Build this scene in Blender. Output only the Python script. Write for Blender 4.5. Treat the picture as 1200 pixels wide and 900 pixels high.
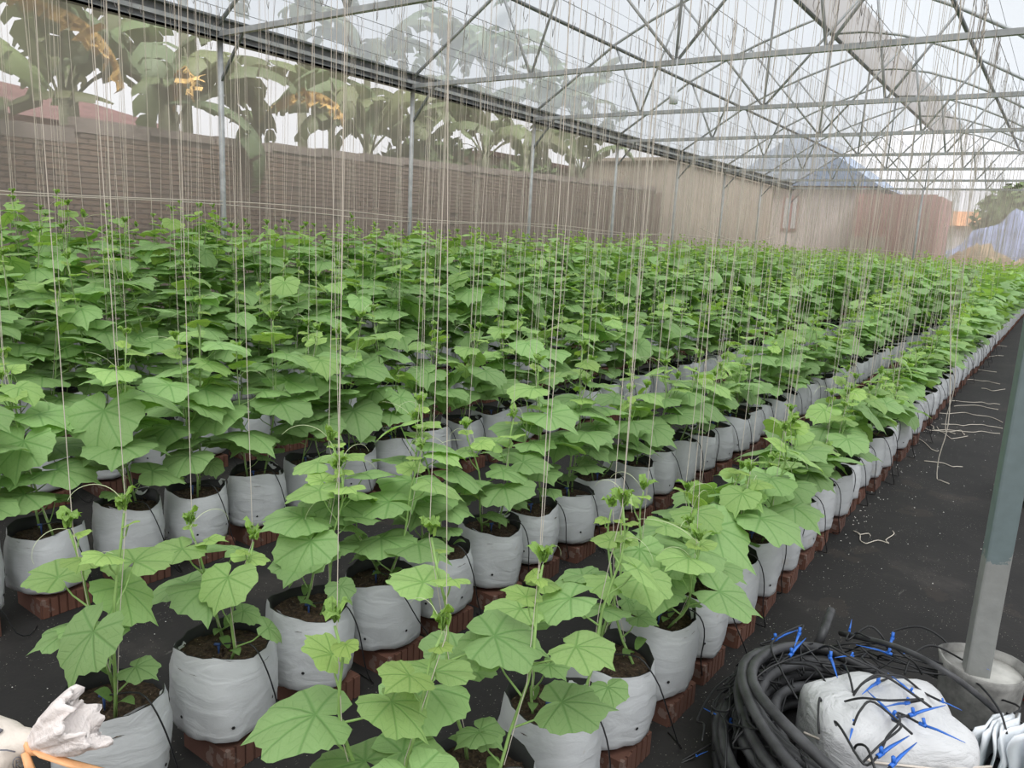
import bpy, math, random
from mathutils import Vector, Matrix
import numpy as np

C = bpy.context.scene.collection
for o in list(bpy.data.objects):
    bpy.data.objects.remove(o)

# ---------------------------------------------------------------- camera
CAM_H = 1.6
ROT = ((0.81122491, -0.15223489, 0.56456946),
       (0.58253137, 0.12667604, -0.80287632),
       (0.05070836, 0.98019269, 0.19144436))
cd = bpy.data.cameras.new('camera'); cam = bpy.data.objects.new('camera', cd); C.objects.link(cam)
cd.sensor_width = 36; cd.lens = 27.0; cd.clip_end = 400
m = Matrix(ROT).to_4x4(); m.translation = (0, 0, CAM_H); cam.matrix_world = m
bpy.context.scene.camera = cam

# ---------------------------------------------------------------- light
sc = bpy.context.scene
sc.view_settings.view_transform = 'Standard'; sc.view_settings.look = 'None'
sc.view_settings.gamma = 1; sc.view_settings.use_curve_mapping = False
sc.view_settings.exposure = 0.12
W = bpy.data.worlds.new('overcast_sky'); sc.world = W; W.use_nodes = True
nt = W.node_tree; nt.nodes.clear()
wo = nt.nodes.new('ShaderNodeOutputWorld'); bg = nt.nodes.new('ShaderNodeBackground')
tc = nt.nodes.new('ShaderNodeTexCoord'); sx = nt.nodes.new('ShaderNodeSeparateXYZ')
rp = nt.nodes.new('ShaderNodeValToRGB'); ns = nt.nodes.new('ShaderNodeTexNoise'); mx = nt.nodes.new('ShaderNodeMath')
nt.links.new(tc.outputs['Generated'], sx.inputs[0]); nt.links.new(tc.outputs['Generated'], ns.inputs['Vector'])
ns.inputs['Scale'].default_value = 2.2; ns.inputs['Detail'].default_value = 3
mx.operation = 'MULTIPLY_ADD'; mx.inputs[1].default_value = 0.35
nt.links.new(ns.outputs['Fac'], mx.inputs[0]); nt.links.new(sx.outputs['Z'], mx.inputs[2])
nt.links.new(mx.outputs[0], rp.inputs[0])
rp.color_ramp.elements[0].position = 0.05; rp.color_ramp.elements[0].color = (0.88, 0.89, 0.93, 1)
rp.color_ramp.elements[1].position = 1.1; rp.color_ramp.elements[1].color = (1.0, 1.0, 1.02, 1)
nt.links.new(rp.outputs[0], bg.inputs[0]); bg.inputs[1].default_value = 1.25
nt.links.new(bg.outputs[0], wo.inputs[0])
sd = bpy.data.lights.new('sun_through_cloud', 'SUN'); sd.energy = 4.8; sd.angle = math.radians(40); sd.color = (1, 0.98, 0.94)
so = bpy.data.objects.new('sun_through_cloud', sd); C.objects.link(so); so.rotation_euler = (math.radians(18), math.radians(22), 0)

# ---------------------------------------------------------------- camera maths (used only to choose which repeats are in view)
Rn = np.array(ROT)
def un(px, py, Z):
    d = Rn @ np.array([px - 600, 450 - py, -900.0]); t = (Z - CAM_H) / d[2]
    return (float(d[0] * t), float(d[1] * t), Z)
def onY(px, py, Y):
    d = Rn @ np.array([px - 600, 450 - py, -900.0]); t = Y / d[1]
    return (float(d[0] * t), Y, float(CAM_H + d[2] * t))
def onX(px, py, X):
    d = Rn @ np.array([px - 600, 450 - py, -900.0]); t = X / d[0]
    return (X, float(d[1] * t), float(CAM_H + d[2] * t))
def proj(p):
    q = Rn.T @ (np.array(p) - np.array([0, 0, CAM_H]))
    if q[2] > -0.05: return None
    return 600 + 900 * q[0] / -q[2], 450 - 900 * q[1] / -q[2], -q[2]
def inframe(p, mg=40):
    q = proj(p)
    return q is not None and -mg < q[0] < 1200 + mg and -mg < q[1] < 900 + mg

rng = random.Random(7)
U = rng.uniform

# ---------------------------------------------------------------- node helpers
def newmat(name, base, rough=0.6, metal=0.0, spec=0.5):
    mt = bpy.data.materials.new(name); mt.use_nodes = True
    b = mt.node_tree.nodes['Principled BSDF']
    b.inputs['Base Color'].default_value = (*base, 1); b.inputs['Roughness'].default_value = rough
    b.inputs['Metallic'].default_value = metal; b.inputs['Specular IOR Level'].default_value = spec
    return mt, mt.node_tree, b
def nmix(nt, a, b, fac, mode='MIX'):
    n = nt.nodes.new('ShaderNodeMix'); n.data_type = 'RGBA'; n.blend_type = mode
    for i, v in ((6, a), (7, b), (0, fac)):
        if isinstance(v, (int, float)): n.inputs[i].default_value = v
        elif isinstance(v, tuple): n.inputs[i].default_value = (*v, 1)
        else: nt.links.new(v, n.inputs[i])
    return n.outputs[2]
def mth(nt, op, a, b=None, c=None, clamp=False):
    n = nt.nodes.new('ShaderNodeMath'); n.operation = op; n.use_clamp = clamp
    for i, v in enumerate((a, b, c)):
        if v is None: continue
        if isinstance(v, (int, float)): n.inputs[i].default_value = v
        else: nt.links.new(v, n.inputs[i])
    return n.outputs[0]
def noise(nt, scale, detail=4, coord='Object', rough=0.55, stretch=None, dist=0):
    t = nt.nodes.new('ShaderNodeTexCoord'); n = nt.nodes.new('ShaderNodeTexNoise')
    v = t.outputs[coord]
    if stretch:
        mp = nt.nodes.new('ShaderNodeMapping'); mp.inputs['Scale'].default_value = stretch
        nt.links.new(v, mp.inputs[0]); v = mp.outputs[0]
    nt.links.new(v, n.inputs['Vector'])
    n.inputs['Scale'].default_value = scale; n.inputs['Detail'].default_value = detail
    n.inputs['Roughness'].default_value = rough; n.inputs['Distortion'].default_value = dist
    return n.outputs['Fac']
def ramp(nt, fac, stops):
    r = nt.nodes.new('ShaderNodeValToRGB'); nt.links.new(fac, r.inputs[0])
    e = r.color_ramp.elements
    e[0].position, e[0].color = stops[0][0], (*stops[0][1], 1)
    e[1].position, e[1].color = stops[-1][0], (*stops[-1][1], 1)
    for p, c in stops[1:-1]:
        x = e.new(p); x.color = (*c, 1)
    return r.outputs[0]
def bump(nt, b, h, strength=0.4, dist=0.01):
    n = nt.nodes.new('ShaderNodeBump'); n.inputs['Strength'].default_value = strength; n.inputs['Distance'].default_value = dist
    nt.links.new(h, n.inputs['Height']); nt.links.new(n.outputs[0], b.inputs['Normal'])
    return n
def smooth(P, n=3):
    P = [Vector(p) for p in P]
    out = []
    for i in range(len(P) - 1):
        p0, p1, p2, p3 = P[max(i - 1, 0)], P[i], P[i + 1], P[min(i + 2, len(P) - 1)]
        for q in range(n):
            t = q / n; out.append(.5 * ((2 * p1) + (p2 - p0) * t + (2 * p0 - 5 * p1 + 4 * p2 - p3) * t * t + (3 * p1 - p0 - 3 * p2 + p3) * t ** 3))
    return out + [P[-1]]
M = {}
def simple(name, base, rough=0.6, metal=0.0, var=0.0, vscale=8, bstr=0.0, bscale=40, bdist=0.004, stretch=None, spec=0.5):
    mt, t, b = newmat(name, base, rough, metal, spec)
    if var:
        lo = tuple(c * (1 - var) for c in base); hi = tuple(min(1, c * (1 + var)) for c in base)
        col = ramp(t, noise(t, vscale, 5, stretch=stretch), [(0.3, lo), (0.7, hi)])
        t.links.new(col, b.inputs['Base Color'])
    if bstr: bump(t, b, noise(t, bscale, 5, stretch=stretch), bstr, bdist)
    M[name] = mt
    return mt

# leaves --------------------------------------------------------------------
def leafmat(name, mass, tip=(0.30, 0.50, 0.14)):
    mt = bpy.data.materials.new(name); mt.use_nodes = True; t = mt.node_tree; t.nodes.clear()
    out = t.nodes.new('ShaderNodeOutputMaterial')
    at = t.nodes.new('ShaderNodeAttribute')
    if mass:
        at.attribute_name = 'tint'; col = at.outputs['Color']
    else:
        oi = t.nodes.new('ShaderNodeObjectInfo'); col = oi.outputs['Color']
    b = t.nodes.new('ShaderNodeBsdfPrincipled'); tr = t.nodes.new('ShaderNodeBsdfTranslucent')
    b.inputs['Roughness'].default_value = 0.55; b.inputs['Specular IOR Level'].default_value = 0.32
    if not mass:
        uv = t.nodes.new('ShaderNodeUVMap'); uv.uv_map = 'leaf'
        s = t.nodes.new('ShaderNodeSeparateXYZ'); t.links.new(uv.outputs[0], s.inputs[0])
        x = mth(t, 'MULTIPLY_ADD', s.outputs[0], 2.0, -1.0); y = mth(t, 'MULTIPLY_ADD', s.outputs[1], 2.0, -1.0)
        vein = None; sec = None
        for a in (0, 36, -36, 74, -74, 118, -118):
            ca, sa = math.cos(math.radians(a)), math.sin(math.radians(a))
            along = mth(t, 'ADD', mth(t, 'MULTIPLY', x, ca), mth(t, 'MULTIPLY', y, sa))
            perp = mth(t, 'ABSOLUTE', mth(t, 'SUBTRACT', mth(t, 'MULTIPLY', x, sa), mth(t, 'MULTIPLY', y, ca)))
            pen = mth(t, 'MULTIPLY', mth(t, 'LESS_THAN', along, 0.0), 1.0)
            d = mth(t, 'ADD', perp, pen)
            dd = mth(t, 'ADD', d, mth(t, 'MULTIPLY', along, 0.012))
            # side veins branch off each main vein
            w = mth(t, 'SINE', mth(t, 'MULTIPLY', mth(t, 'SUBTRACT', along, mth(t, 'MULTIPLY', perp, 0.9)), 34.0))
            if vein is None: vein, side, dm = dd, w, dd
            else:
                lt = mth(t, 'LESS_THAN', dd, dm)
                mxn = t.nodes.new('ShaderNodeMix'); t.links.new(lt, mxn.inputs[0]); t.links.new(side, mxn.inputs[2]); t.links.new(w, mxn.inputs[3]); side = mxn.outputs[0]
                dm = mth(t, 'MINIMUM', dm, dd)
        mv = mth(t, 'SUBTRACT', 1.0, mth(t, 'DIVIDE', dm, 0.045), clamp=True)
        sv = mth(t, 'MULTIPLY', mth(t, 'SUBTRACT', side, 0.72, clamp=True), 2.6, clamp=True)
        nz = noise(t, 30, 4)
        veins = mth(t, 'MAXIMUM', mv, mth(t, 'MULTIPLY', sv, 0.3))
        dark = nmix(t, col, nmix(t, col, (0.45, 0.66, 0.42), 1.0, 'MULTIPLY'), mth(t, 'MULTIPLY', veins, 0.75))
        dark = nmix(t, dark, nmix(t, dark, (0.82, 0.86, 0.72), 1.0, 'MULTIPLY'), mth(t, 'MULTIPLY', nz, 0.8))
        col2 = dark
        h = mth(t, 'ADD', mth(t, 'MULTIPLY', veins, -1.0), mth(t, 'MULTIPLY', nz, 0.5))
        bn = bump(t, b, h, 0.55, 0.004)
    else:
        col2 = col
    geo = t.nodes.new('ShaderNodeNewGeometry')
    col3 = nmix(t, col2, nmix(t, col2, (0.9, 0.95, 0.85), 1.0, 'MULTIPLY'), geo.outputs['Backfacing'])
    t.links.new(col3, b.inputs['Base Color'])
    t.links.new(nmix(t, col3, (1.15, 1.15, 0.5), 1.0, 'MULTIPLY'), tr.inputs[0])
    ms = t.nodes.new('ShaderNodeMixShader'); ms.inputs[0].default_value = 0.36
    t.links.new(b.outputs[0], ms.inputs[1]); t.links.new(tr.outputs[0], ms.inputs[2]); t.links.new(ms.outputs[0], out.inputs[0])
    M[name] = mt
    return mt
leafmat('leaf_green', False); leafmat('leaf_green_mass', True)
simple('stem_green', (0.25, 0.40, 0.12), 0.55, var=0.2, vscale=30)
simple('tendril_pale', (0.60, 0.66, 0.40), 0.6)
simple('twine_cream', (0.60, 0.54, 0.46), 0.85)
simple('twine_backlit', (0.30, 0.27, 0.25), 0.85)  # same twine, its silhouette against the bright sky put into a darker colour
simple('steel', (0.42, 0.43, 0.43), 0.5, 0.2, var=0.22, vscale=6)
simple('steel_dark', (0.20, 0.21, 0.215), 0.5, 0.3, var=0.2, vscale=4)
simple('wire_steel', (0.25, 0.25, 0.26), 0.5, 0.5)
simple('tube_black', (0.012, 0.012, 0.013), 0.45)
simple('hose_black', (0.045, 0.045, 0.047), 0.48, var=0.5, vscale=14, bstr=0.2, bscale=60)
simple('dripper_blue', (0.03, 0.16, 0.62), 0.4)
simple('dripper_navy', (0.03, 0.07, 0.22), 0.5)
simple('sleeve_black', (0.008, 0.008, 0.008), 0.6)
simple('concrete', (0.42, 0.41, 0.38), 0.9, var=0.35, vscale=9, bstr=0.5, bscale=50)
simple('concrete_dirty', (0.23, 0.225, 0.21), 0.9, var=0.5, vscale=14, bstr=0.6, bscale=40)
simple('plaster_beige', (0.44, 0.38, 0.32), 0.9, var=0.18, vscale=1.1, stretch=(1, 1, 0.6))
simple('plaster_pale', (0.60, 0.54, 0.52), 0.9, var=0.15, vscale=0.9)
simple('maroon_panel', (0.40, 0.23, 0.21), 0.8, var=0.15, vscale=0.8)
simple('roof_blue_grey', (0.22, 0.27, 0.36), 0.7, var=0.1)
simple('roof_orange', (0.50, 0.25, 0.13), 0.8, var=0.2, vscale=3)
simple('roof_maroon', (0.16, 0.08, 0.075), 0.85, var=0.25, vscale=3)
simple('wall_white', (0.62, 0.62, 0.64), 0.9, var=0.1)
simple('earth', (0.30, 0.22, 0.14), 0.95, var=0.35, vscale=2, bstr=0.4, bscale=8, bdist=0.03)
simple('tarp_blue', (0.24, 0.29, 0.46), 0.5, var=0.25, vscale=1.5, bstr=0.5, bscale=3, bdist=0.1)
simple('mortar', (0.10, 0.08, 0.07), 0.95, var=0.35, vscale=1.3, bstr=0.3, bscale=20)
simple('wood', (0.52, 0.40, 0.26), 0.7, var=0.2, vscale=5, stretch=(8, 8, 1))
simple('red_plastic', (0.42, 0.02, 0.02), 0.25)
simple('green_plastic', (0.04, 0.22, 0.14), 0.4)
simple('white_plastic', (0.78, 0.81, 0.84), 0.35, var=0.06, vscale=14)
simple('banana_stem', (0.30, 0.31, 0.21), 0.8, var=0.25, vscale=4)
simple('banana_dead', (0.62, 0.40, 0.14), 0.8, var=0.35, vscale=9)
simple('orange_strip', (0.80, 0.42, 0.20), 0.5, var=0.18, vscale=30)
simple('print_grey', (0.16, 0.16, 0.18), 0.8)
simple('tree_green', (0.12, 0.18, 0.065), 0.7, var=0.3, vscale=1)
simple('bark', (0.16, 0.12, 0.09), 0.9, var=0.2)
simple('speck_white', (0.62, 0.60, 0.56), 0.8)
simple('cloth_grey', (0.50, 0.49, 0.46), 0.8, var=0.2, vscale=6, bstr=0.4, bscale=14, bdist=0.01)
simple('ledge_pale', (0.50, 0.42, 0.38), 0.9)
simple('cap_grey', (0.26, 0.22, 0.20), 0.95, var=0.3, vscale=2)

def banana():
    mt = bpy.data.materials.new('banana_leaf'); mt.use_nodes = True; t = mt.node_tree; t.nodes.clear()
    out = t.nodes.new('ShaderNodeOutputMaterial'); oi = t.nodes.new('ShaderNodeObjectInfo')
    b = t.nodes.new('ShaderNodeBsdfPrincipled'); b.inputs['Roughness'].default_value = 0.5
    tr = t.nodes.new('ShaderNodeBsdfTranslucent'); ms = t.nodes.new('ShaderNodeMixShader'); ms.inputs[0].default_value = 0.3
    c = nmix(t, oi.outputs['Color'], nmix(t, oi.outputs['Color'], (0.7, 0.75, 0.65), 1.0, 'MULTIPLY'), noise(t, 9, 4))
    t.links.new(c, b.inputs['Base Color']); t.links.new(c, tr.inputs[0])
    t.links.new(b.outputs[0], ms.inputs[1]); t.links.new(tr.outputs[0], ms.inputs[2]); t.links.new(ms.outputs[0], out.inputs[0])
    M['banana_leaf'] = mt
banana()

def sheet_mat(name, transp, col, transl, gloss, tint=(1, 1, 1)):
    mt = bpy.data.materials.new(name); mt.use_nodes = True; t = mt.node_tree; t.nodes.clear()
    out = t.nodes.new('ShaderNodeOutputMaterial')
    tp = t.nodes.new('ShaderNodeBsdfTransparent'); tp.inputs[0].default_value = (*tint, 1)
    tl = t.nodes.new('ShaderNodeBsdfTranslucent'); tl.inputs[0].default_value = (*col, 1)
    df = t.nodes.new('ShaderNodeBsdfDiffuse'); df.inputs[0].default_value = (*col, 1)
    m1 = t.nodes.new('ShaderNodeMixShader'); m1.inputs[0].default_value = transl
    t.links.new(df.outputs[0], m1.inputs[1]); t.links.new(tl.outputs[0], m1.inputs[2])
    m2 = t.nodes.new('ShaderNodeMixShader')
    nz = noise(t, 1.2, 3, stretch=(1, 0.5, 1))
    f = mth(t, 'MULTIPLY_ADD', nz, 0.25, transp - 0.125, clamp=True)
    t.links.new(f, m2.inputs[0]); t.links.new(m1.outputs[0], m2.inputs[1]); t.links.new(tp.outputs[0], m2.inputs[2])
    last = m2.outputs[0]
    if gloss:
        g = t.nodes.new('ShaderNodeBsdfGlossy'); g.inputs['Roughness'].default_value = 0.12
        m3 = t.nodes.new('ShaderNodeMixShader'); m3.inputs[0].default_value = gloss
        t.links.new(last, m3.inputs[1]); t.links.new(g.outputs[0], m3.inputs[2]); last = m3.outputs[0]
    t.links.new(last, out.inputs[0]); M[name] = mt
sheet_mat('roof_film', 0.46, (0.38, 0.40, 0.42), 0.85, 0.03, (0.72, 0.755, 0.785))
sheet_mat('insect_net', 0.60, (0.66, 0.61, 0.56), 0.6, 0.0)
sheet_mat('vent_net', 0.16, (0.50, 0.46, 0.44), 0.8, 0.0)

def floor_mat():
    mt, t, b = newmat('weed_mat', (0.02, 0.02, 0.02), 0.85)
    dust = noise(t, 1.6, 6, rough=0.65); fine = noise(t, 60, 3)
    base = ramp(t, dust, [(0.35, (0.007, 0.006, 0.0056)), (0.58, (0.014, 0.0122, 0.0112)), (0.76, (0.045, 0.038, 0.034))])
    sp = noise(t, 130, 2); spk = mth(t, 'MULTIPLY', mth(t, 'GREATER_THAN', sp, 0.695), mth(t, 'GREATER_THAN', noise(t, 7, 3), 0.5))
    soil = mth(t, 'GREATER_THAN', noise(t, 2.3, 6), 0.62)
    col = nmix(t, base, (0.035, 0.026, 0.020), mth(t, 'MULTIPLY', soil, 0.4))
    streak = noise(t, 5, 5, stretch=(6, 1, 1), rough=0.7)
    col = nmix(t, col, (0.13, 0.12, 0.11), mth(t, 'MULTIPLY', mth(t, 'GREATER_THAN', streak, 0.66), 0.35))
    col = nmix(t, col, (0.34, 0.31, 0.27), spk)
    t.links.new(col, b.inputs['Base Color'])
    bump(t, b, mth(t, 'ADD', fine, mth(t, 'MULTIPLY', dust, 2.0)), 0.3, 0.004)
    M['weed_mat'] = mt
floor_mat()
def soil_mat():
    mt, t, b = newmat('cocopeat', (0.05, 0.03, 0.02), 0.95)
    n1 = noise(t, 70, 5, rough=0.7)
    c = ramp(t, n1, [(0.3, (0.012, 0.007, 0.004)), (0.5, (0.07, 0.042, 0.024)), (0.7, (0.17, 0.11, 0.065))])
    c = nmix(t, c, (0.5, 0.42, 0.32), mth(t, 'GREATER_THAN', noise(t, 110, 2), 0.72))
    t.links.new(c, b.inputs['Base Color']); bump(t, b, n1, 1.0, 0.02); M['cocopeat'] = mt
soil_mat()
def brick_mat(name, a, b_, grit=0.4):
    mt, t, b = newmat(name, a, 0.9)
    oi = t.nodes.new('ShaderNodeObjectInfo')
    c = nmix(t, a, b_, oi.outputs['Random'])
    n = noise(t, 18, 5, rough=0.7)
    c = nmix(t, c, tuple(x * 0.35 for x in a), mth(t, 'MULTIPLY', n, grit))
    c = nmix(t, c, (0.30, 0.25, 0.22), mth(t, 'MULTIPLY', mth(t, 'GREATER_THAN', noise(t, 7, 5), 0.62), 0.3))
    t.links.new(c, b.inputs['Base Color']); bump(t, b, n, 0.5, 0.004); M[name] = mt
brick_mat('brick_clay', (0.165, 0.068, 0.042), (0.11, 0.05, 0.034), .6)
brick_mat('brick_wall', (0.33, 0.225, 0.17), (0.22, 0.175, 0.15), 0.75)
def sleeve_mat():
    mt, t, b = newmat('sleeve_white', (0.6, 0.6, 0.6), 0.38)
    oi = t.nodes.new('ShaderNodeObjectInfo')
    n = noise(t, 7, 5); w = noise(t, 5, 5, stretch=(1, 1, 2.6), dist=1.2, rough=0.5)
    c = nmix(t, (0.62, 0.635, 0.64), (0.50, 0.515, 0.52), oi.outputs['Random'])
    c = nmix(t, c, (0.48, 0.44, 0.38), mth(t, 'MULTIPLY', mth(t, 'GREATER_THAN', n, 0.66), 0.35))
    c = nmix(t, c, nmix(t, c, (0.75, 0.75, 0.75), 1.0, 'MULTIPLY'), w)
    t.links.new(c, b.inputs['Base Color']); bump(t, b, mth(t, 'ADD', w, mth(t, 'MULTIPLY', n, 0.6)), 0.55, 0.012); M['sleeve_white'] = mt
sleeve_mat()
def sack_mat(name, base, sc_, st):
    mt, t, b = newmat(name, base, 0.6)
    w = noise(t, sc_, 6, dist=1.0); v = noise(t, 4, 4)
    c = nmix(t, base, tuple(x * 0.72 for x in base), v); t.links.new(c, b.inputs['Base Color'])
    bump(t, b, w, st, 0.02); M[name] = mt
sack_mat('sack_white', (0.70, 0.70, 0.705), 9, 1.0)
sack_mat('sack_cream', (0.80, 0.71, 0.62), 16, 0.45)
sack_mat('cloth_white', (0.92, 0.84, 0.80), 30, 0.6)
def post_mat():
    mt, t, b = newmat('post_steel', (0.20, 0.25, 0.25), 0.5, 0.25)
    tcn = t.nodes.new('ShaderNodeTexCoord'); s = t.nodes.new('ShaderNodeSeparateXYZ'); t.links.new(tcn.outputs['Object'], s.inputs[0])
    n = noise(t, 9, 5); h = mth(t, 'ADD', s.outputs[2], mth(t, 'MULTIPLY', n, 0.25))
    f = mth(t, 'LESS_THAN', h, 0.80)
    c = nmix(t, (0.19, 0.245, 0.25), (0.36, 0.36, 0.34), mth(t, 'MULTIPLY', f, 0.85))
    c = nmix(t, c, nmix(t, c, (0.7, 0.7, 0.7), 1.0, 'MULTIPLY'), noise(t, 25, 4))
    t.links.new(c, b.inputs['Base Color']); bump(t, b, mth(t, 'MULTIPLY', n, f), 0.5, 0.01); M['post_steel'] = mt
post_mat()

# ---------------------------------------------------------------- mesh helpers
class MB:
    def __init__(s): s.v = []; s.f = []; s.mi = []; s.uv = None; s.tint = None
    def add(s, v, f, mi=0):
        k = len(s.v); s.v += [tuple(p) for p in v]; s.f += [tuple(i + k for i in q) for q in f]; s.mi += [mi] * len(f)
        return s
    def box(s, lo, hi, mi=0, rot=None, org=(0, 0, 0)):
        x0, y0, z0 = lo; x1, y1, z1 = hi
        v = [(x0, y0, z0), (x1, y0, z0), (x1, y1, z0), (x0, y1, z0), (x0, y0, z1), (x1, y0, z1), (x1, y1, z1), (x0, y1, z1)]
        if rot is not None: v = [tuple(rot @ Vector(p) + Vector(org)) for p in v]
        return s.add(v, [(0, 3, 2, 1), (4, 5, 6, 7), (0, 1, 5, 4), (1, 2, 6, 5), (2, 3, 7, 6), (3, 0, 4, 7)], mi)
    def tube(s, pts, r, n=6, mi=0, caps=True, flat=None, square=False):
        pts = [Vector(p) for p in pts]; k = len(pts)
        rr = r if isinstance(r, (list, tuple)) else [r] * k
        v = []; up = None
        for i, p in enumerate(pts):
            d = (pts[min(i + 1, k - 1)] - pts[max(i - 1, 0)])
            if d.length < 1e-9: d = Vector((0, 0, 1))
            d.normalize()
            if up is None:
                up = Vector((0, 0, 1)) if abs(d.z) < 0.9 else Vector((0, 1, 0))
            sd_ = d.cross(up)
            if sd_.length < 1e-4: sd_ = d.cross(Vector((1, 0.3, 0)))
            sd_.normalize(); u2 = sd_.cross(d); up = u2
            off = math.pi / 4 if square else 0
            for j in range(n):
                a = 2 * math.pi * j / n + off
                v.append(p + (sd_ * math.cos(a) + u2 * math.sin(a) * (flat or 1)) * rr[i])
        f = [(i * n + j, i * n + (j + 1) % n, (i + 1) * n + (j + 1) % n, (i + 1) * n + j) for i in range(k - 1) for j in range(n)]
        if caps: f += [tuple(reversed(range(n))), tuple(range((k - 1) * n, k * n))]
        return s.add(v, f, mi)
    def mesh(s, name, mats, smooth=True):
        me = bpy.data.meshes.new(name); me.from_pydata(s.v, [], s.f)
        for mm in mats: me.materials.append(M[mm])
        if len(mats) > 1: me.polygons.foreach_set('material_index', s.mi)
        if smooth: me.polygons.foreach_set('use_smooth', [True] * len(me.polygons))
        me.update(); return me
def put(name, me, loc=(0, 0, 0), rot=(0, 0, 0), scale=1.0, parent=None):
    o = bpy.data.objects.new(name, me); C.objects.link(o); o.location = loc; o.rotation_euler = rot
    o.scale = (scale,) * 3 if isinstance(scale, (int, float)) else scale
    if parent: o.parent = parent
    return o
def tag(o, label=None, cat=None, group=None, kind=None):
    if label: o['label'] = label
    if cat: o['category'] = cat
    if group: o['group'] = group
    if kind: o['kind'] = kind
    return o
def empty(name, loc, label, cat, group=None, rz=0):
    o = bpy.data.objects.new(name, None); C.objects.link(o); o.location = loc; o.rotation_euler = (0, 0, rz); o.empty_display_size = 0.05
    return tag(o, label, cat, group)
def ordw(i):
    if i >= 20:
        tens, u = divmod(i + 1, 10)
        if u == 0: return {3: 'thirtieth', 4: 'fortieth', 5: 'fiftieth', 6: 'sixtieth', 7: 'seventieth', 8: 'eightieth', 9: 'ninetieth'}[tens]
        return {2: 'twenty', 3: 'thirty', 4: 'forty', 5: 'fifty', 6: 'sixty', 7: 'seventy', 8: 'eighty', 9: 'ninety'}[tens] + '-' + ordw(u - 1)
    return ['first', 'second', 'third', 'fourth', 'fifth', 'sixth', 'seventh', 'eighth', 'ninth', 'tenth', 'eleventh', 'twelfth', 'thirteenth', 'fourteenth', 'fifteenth', 'sixteenth', 'seventeenth', 'eighteenth', 'nineteenth', 'twentieth'][i]

# ================================================================ structure
XL, XR, ZC = -9.0, 0.0, 3.85
TY = [2.6 + 3.5 * i for i in range(9)]            # truss lines, last at 30.6
YE = TY[-1]
f = MB().box((-9.3, -2.5, -0.05), (9, YE + 0.1, 0.0)).mesh('floor', ['weed_mat'], False)
tag(put('floor', f), kind='structure')
g = MB().box((-60, -20, -0.3), (60, 90, -0.06)).mesh('ground', ['earth'], False)
tag(put('ground', g), kind='structure')

LEFT = [(-9.05, 3.95), (-8.2, 4.5), (-7.3, 5.08), (-6.6, 5.42), (-5.9, 5.70), (-5.2, 5.94), (-4.62, 6.12)]
RIGHT = [(-4.42, 5.76), (-3.8, 5.74), (-3.2, 5.62), (-2.5, 5.38), (-1.8, 5.06), (-1.1, 4.68), (-0.5, 4.30), (0.05, 3.95)]
def film(profile, y0, y1, dx=0, n=60):
    vs = []; k = len(profile)
    for i in range(n + 1):
        y = y0 + (y1 - y0) * i / n
        for j, (x, z) in enumerate(profile):
            vs.append((x + dx, y, z + 0.06 + 0.018 * math.sin(y * 1.8 + j) * math.sin(j * 1.3 + y * .4)))
    fs = [(i * k + j, i * k + j + 1, (i + 1) * k + j + 1, (i + 1) * k + j) for i in range(n) for j in range(k - 1)]
    return vs, fs
mb = MB(); mb.add(*film(LEFT, -2.5, YE + .1)); mb.add(*film(RIGHT, -2.5, YE + .1))
mb.add(*film(LEFT, -2.5, YE + .1, 9.05)); mb.add(*film(RIGHT, -2.5, YE + .1, 9.05))
tag(put('ceiling', mb.mesh('ceiling', ['roof_film'])), kind='structure')
vent = MB().add([(-4.5, -2.5, 5.78), (-4.5, YE, 5.78), (-4.62, YE, 6.14), (-4.62, -2.5, 6.14)], [(0, 1, 2, 3)])
vent.add(*film([(-4.42, 5.70), (-3.9, 5.69), (-3.45, 5.62)], -2.5, YE, 0, 20))
tag(put('ridge_vent_net', vent.mesh('ridge_vent_net', ['vent_net'])), 'beige net strip along the ridge opening under the roof film', 'net')

def netwall(p0, p1, h, n=24):
    vs = []; (x0, y0), (x1, y1) = p0, p1
    for i in range(n + 1):
        t = i / n; off = 0.02 * math.sin(i * 1.7)
        for z in (0.0, h * .35, h * .7, h): vs.append((x0 + (x1 - x0) * t + off * (y1 != y0), y0 + (y1 - y0) * t + off * (x1 != x0), z))
    return vs, [(i * 4 + j, i * 4 + j + 1, (i + 1) * 4 + j + 1, (i + 1) * 4 + j) for i in range(n) for j in range(3)]
tag(put('wall_left', MB().add(*netwall((-9.12, -2.5), (-9.12, YE + .1), 3.85)).mesh('wall_left', ['insect_net'])), kind='structure')
tag(put('wall_back', MB().add(*netwall((-9.12, YE + .14), (9, YE + .14), 3.9)).mesh('wall_back', ['insect_net'])), kind='structure')

# gutter beam (C channel with lips)
gb = MB(); gb.box((-9.09, -2.4, 3.78), (-9.02, YE, 4.02)); gb.box((-9.02, -2.4, 3.76), (-8.90, YE, 3.785)); gb.box((-9.02, -2.4, 4.015), (-8.92, YE, 4.04)); gb.box((-8.92, -2.4, 3.76), (-8.90, YE, 3.80))
g1 = empty('gutter_beam', (0, 0, 0), 'long dark galvanized gutter beam on top of the left posts', 'beam')
put('channel', gb.mesh('channel', ['steel_dark'], False), parent=g1)
lip = MB().tube([(-8.98, -2.4, 3.90), (-8.98, YE, 3.90)], 0.035, 4, square=True)
put('rib', lip.mesh('rib', ['steel'], False), parent=g1)

bw = ['nearest', 'second', 'third', 'fourth', 'fifth', 'sixth', 'seventh', 'eighth', 'farthest']
POS = lambda i: ('nearest' if i == 0 else 'farthest' if i == 8 else ordw(i) + ' from the camera')
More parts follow.
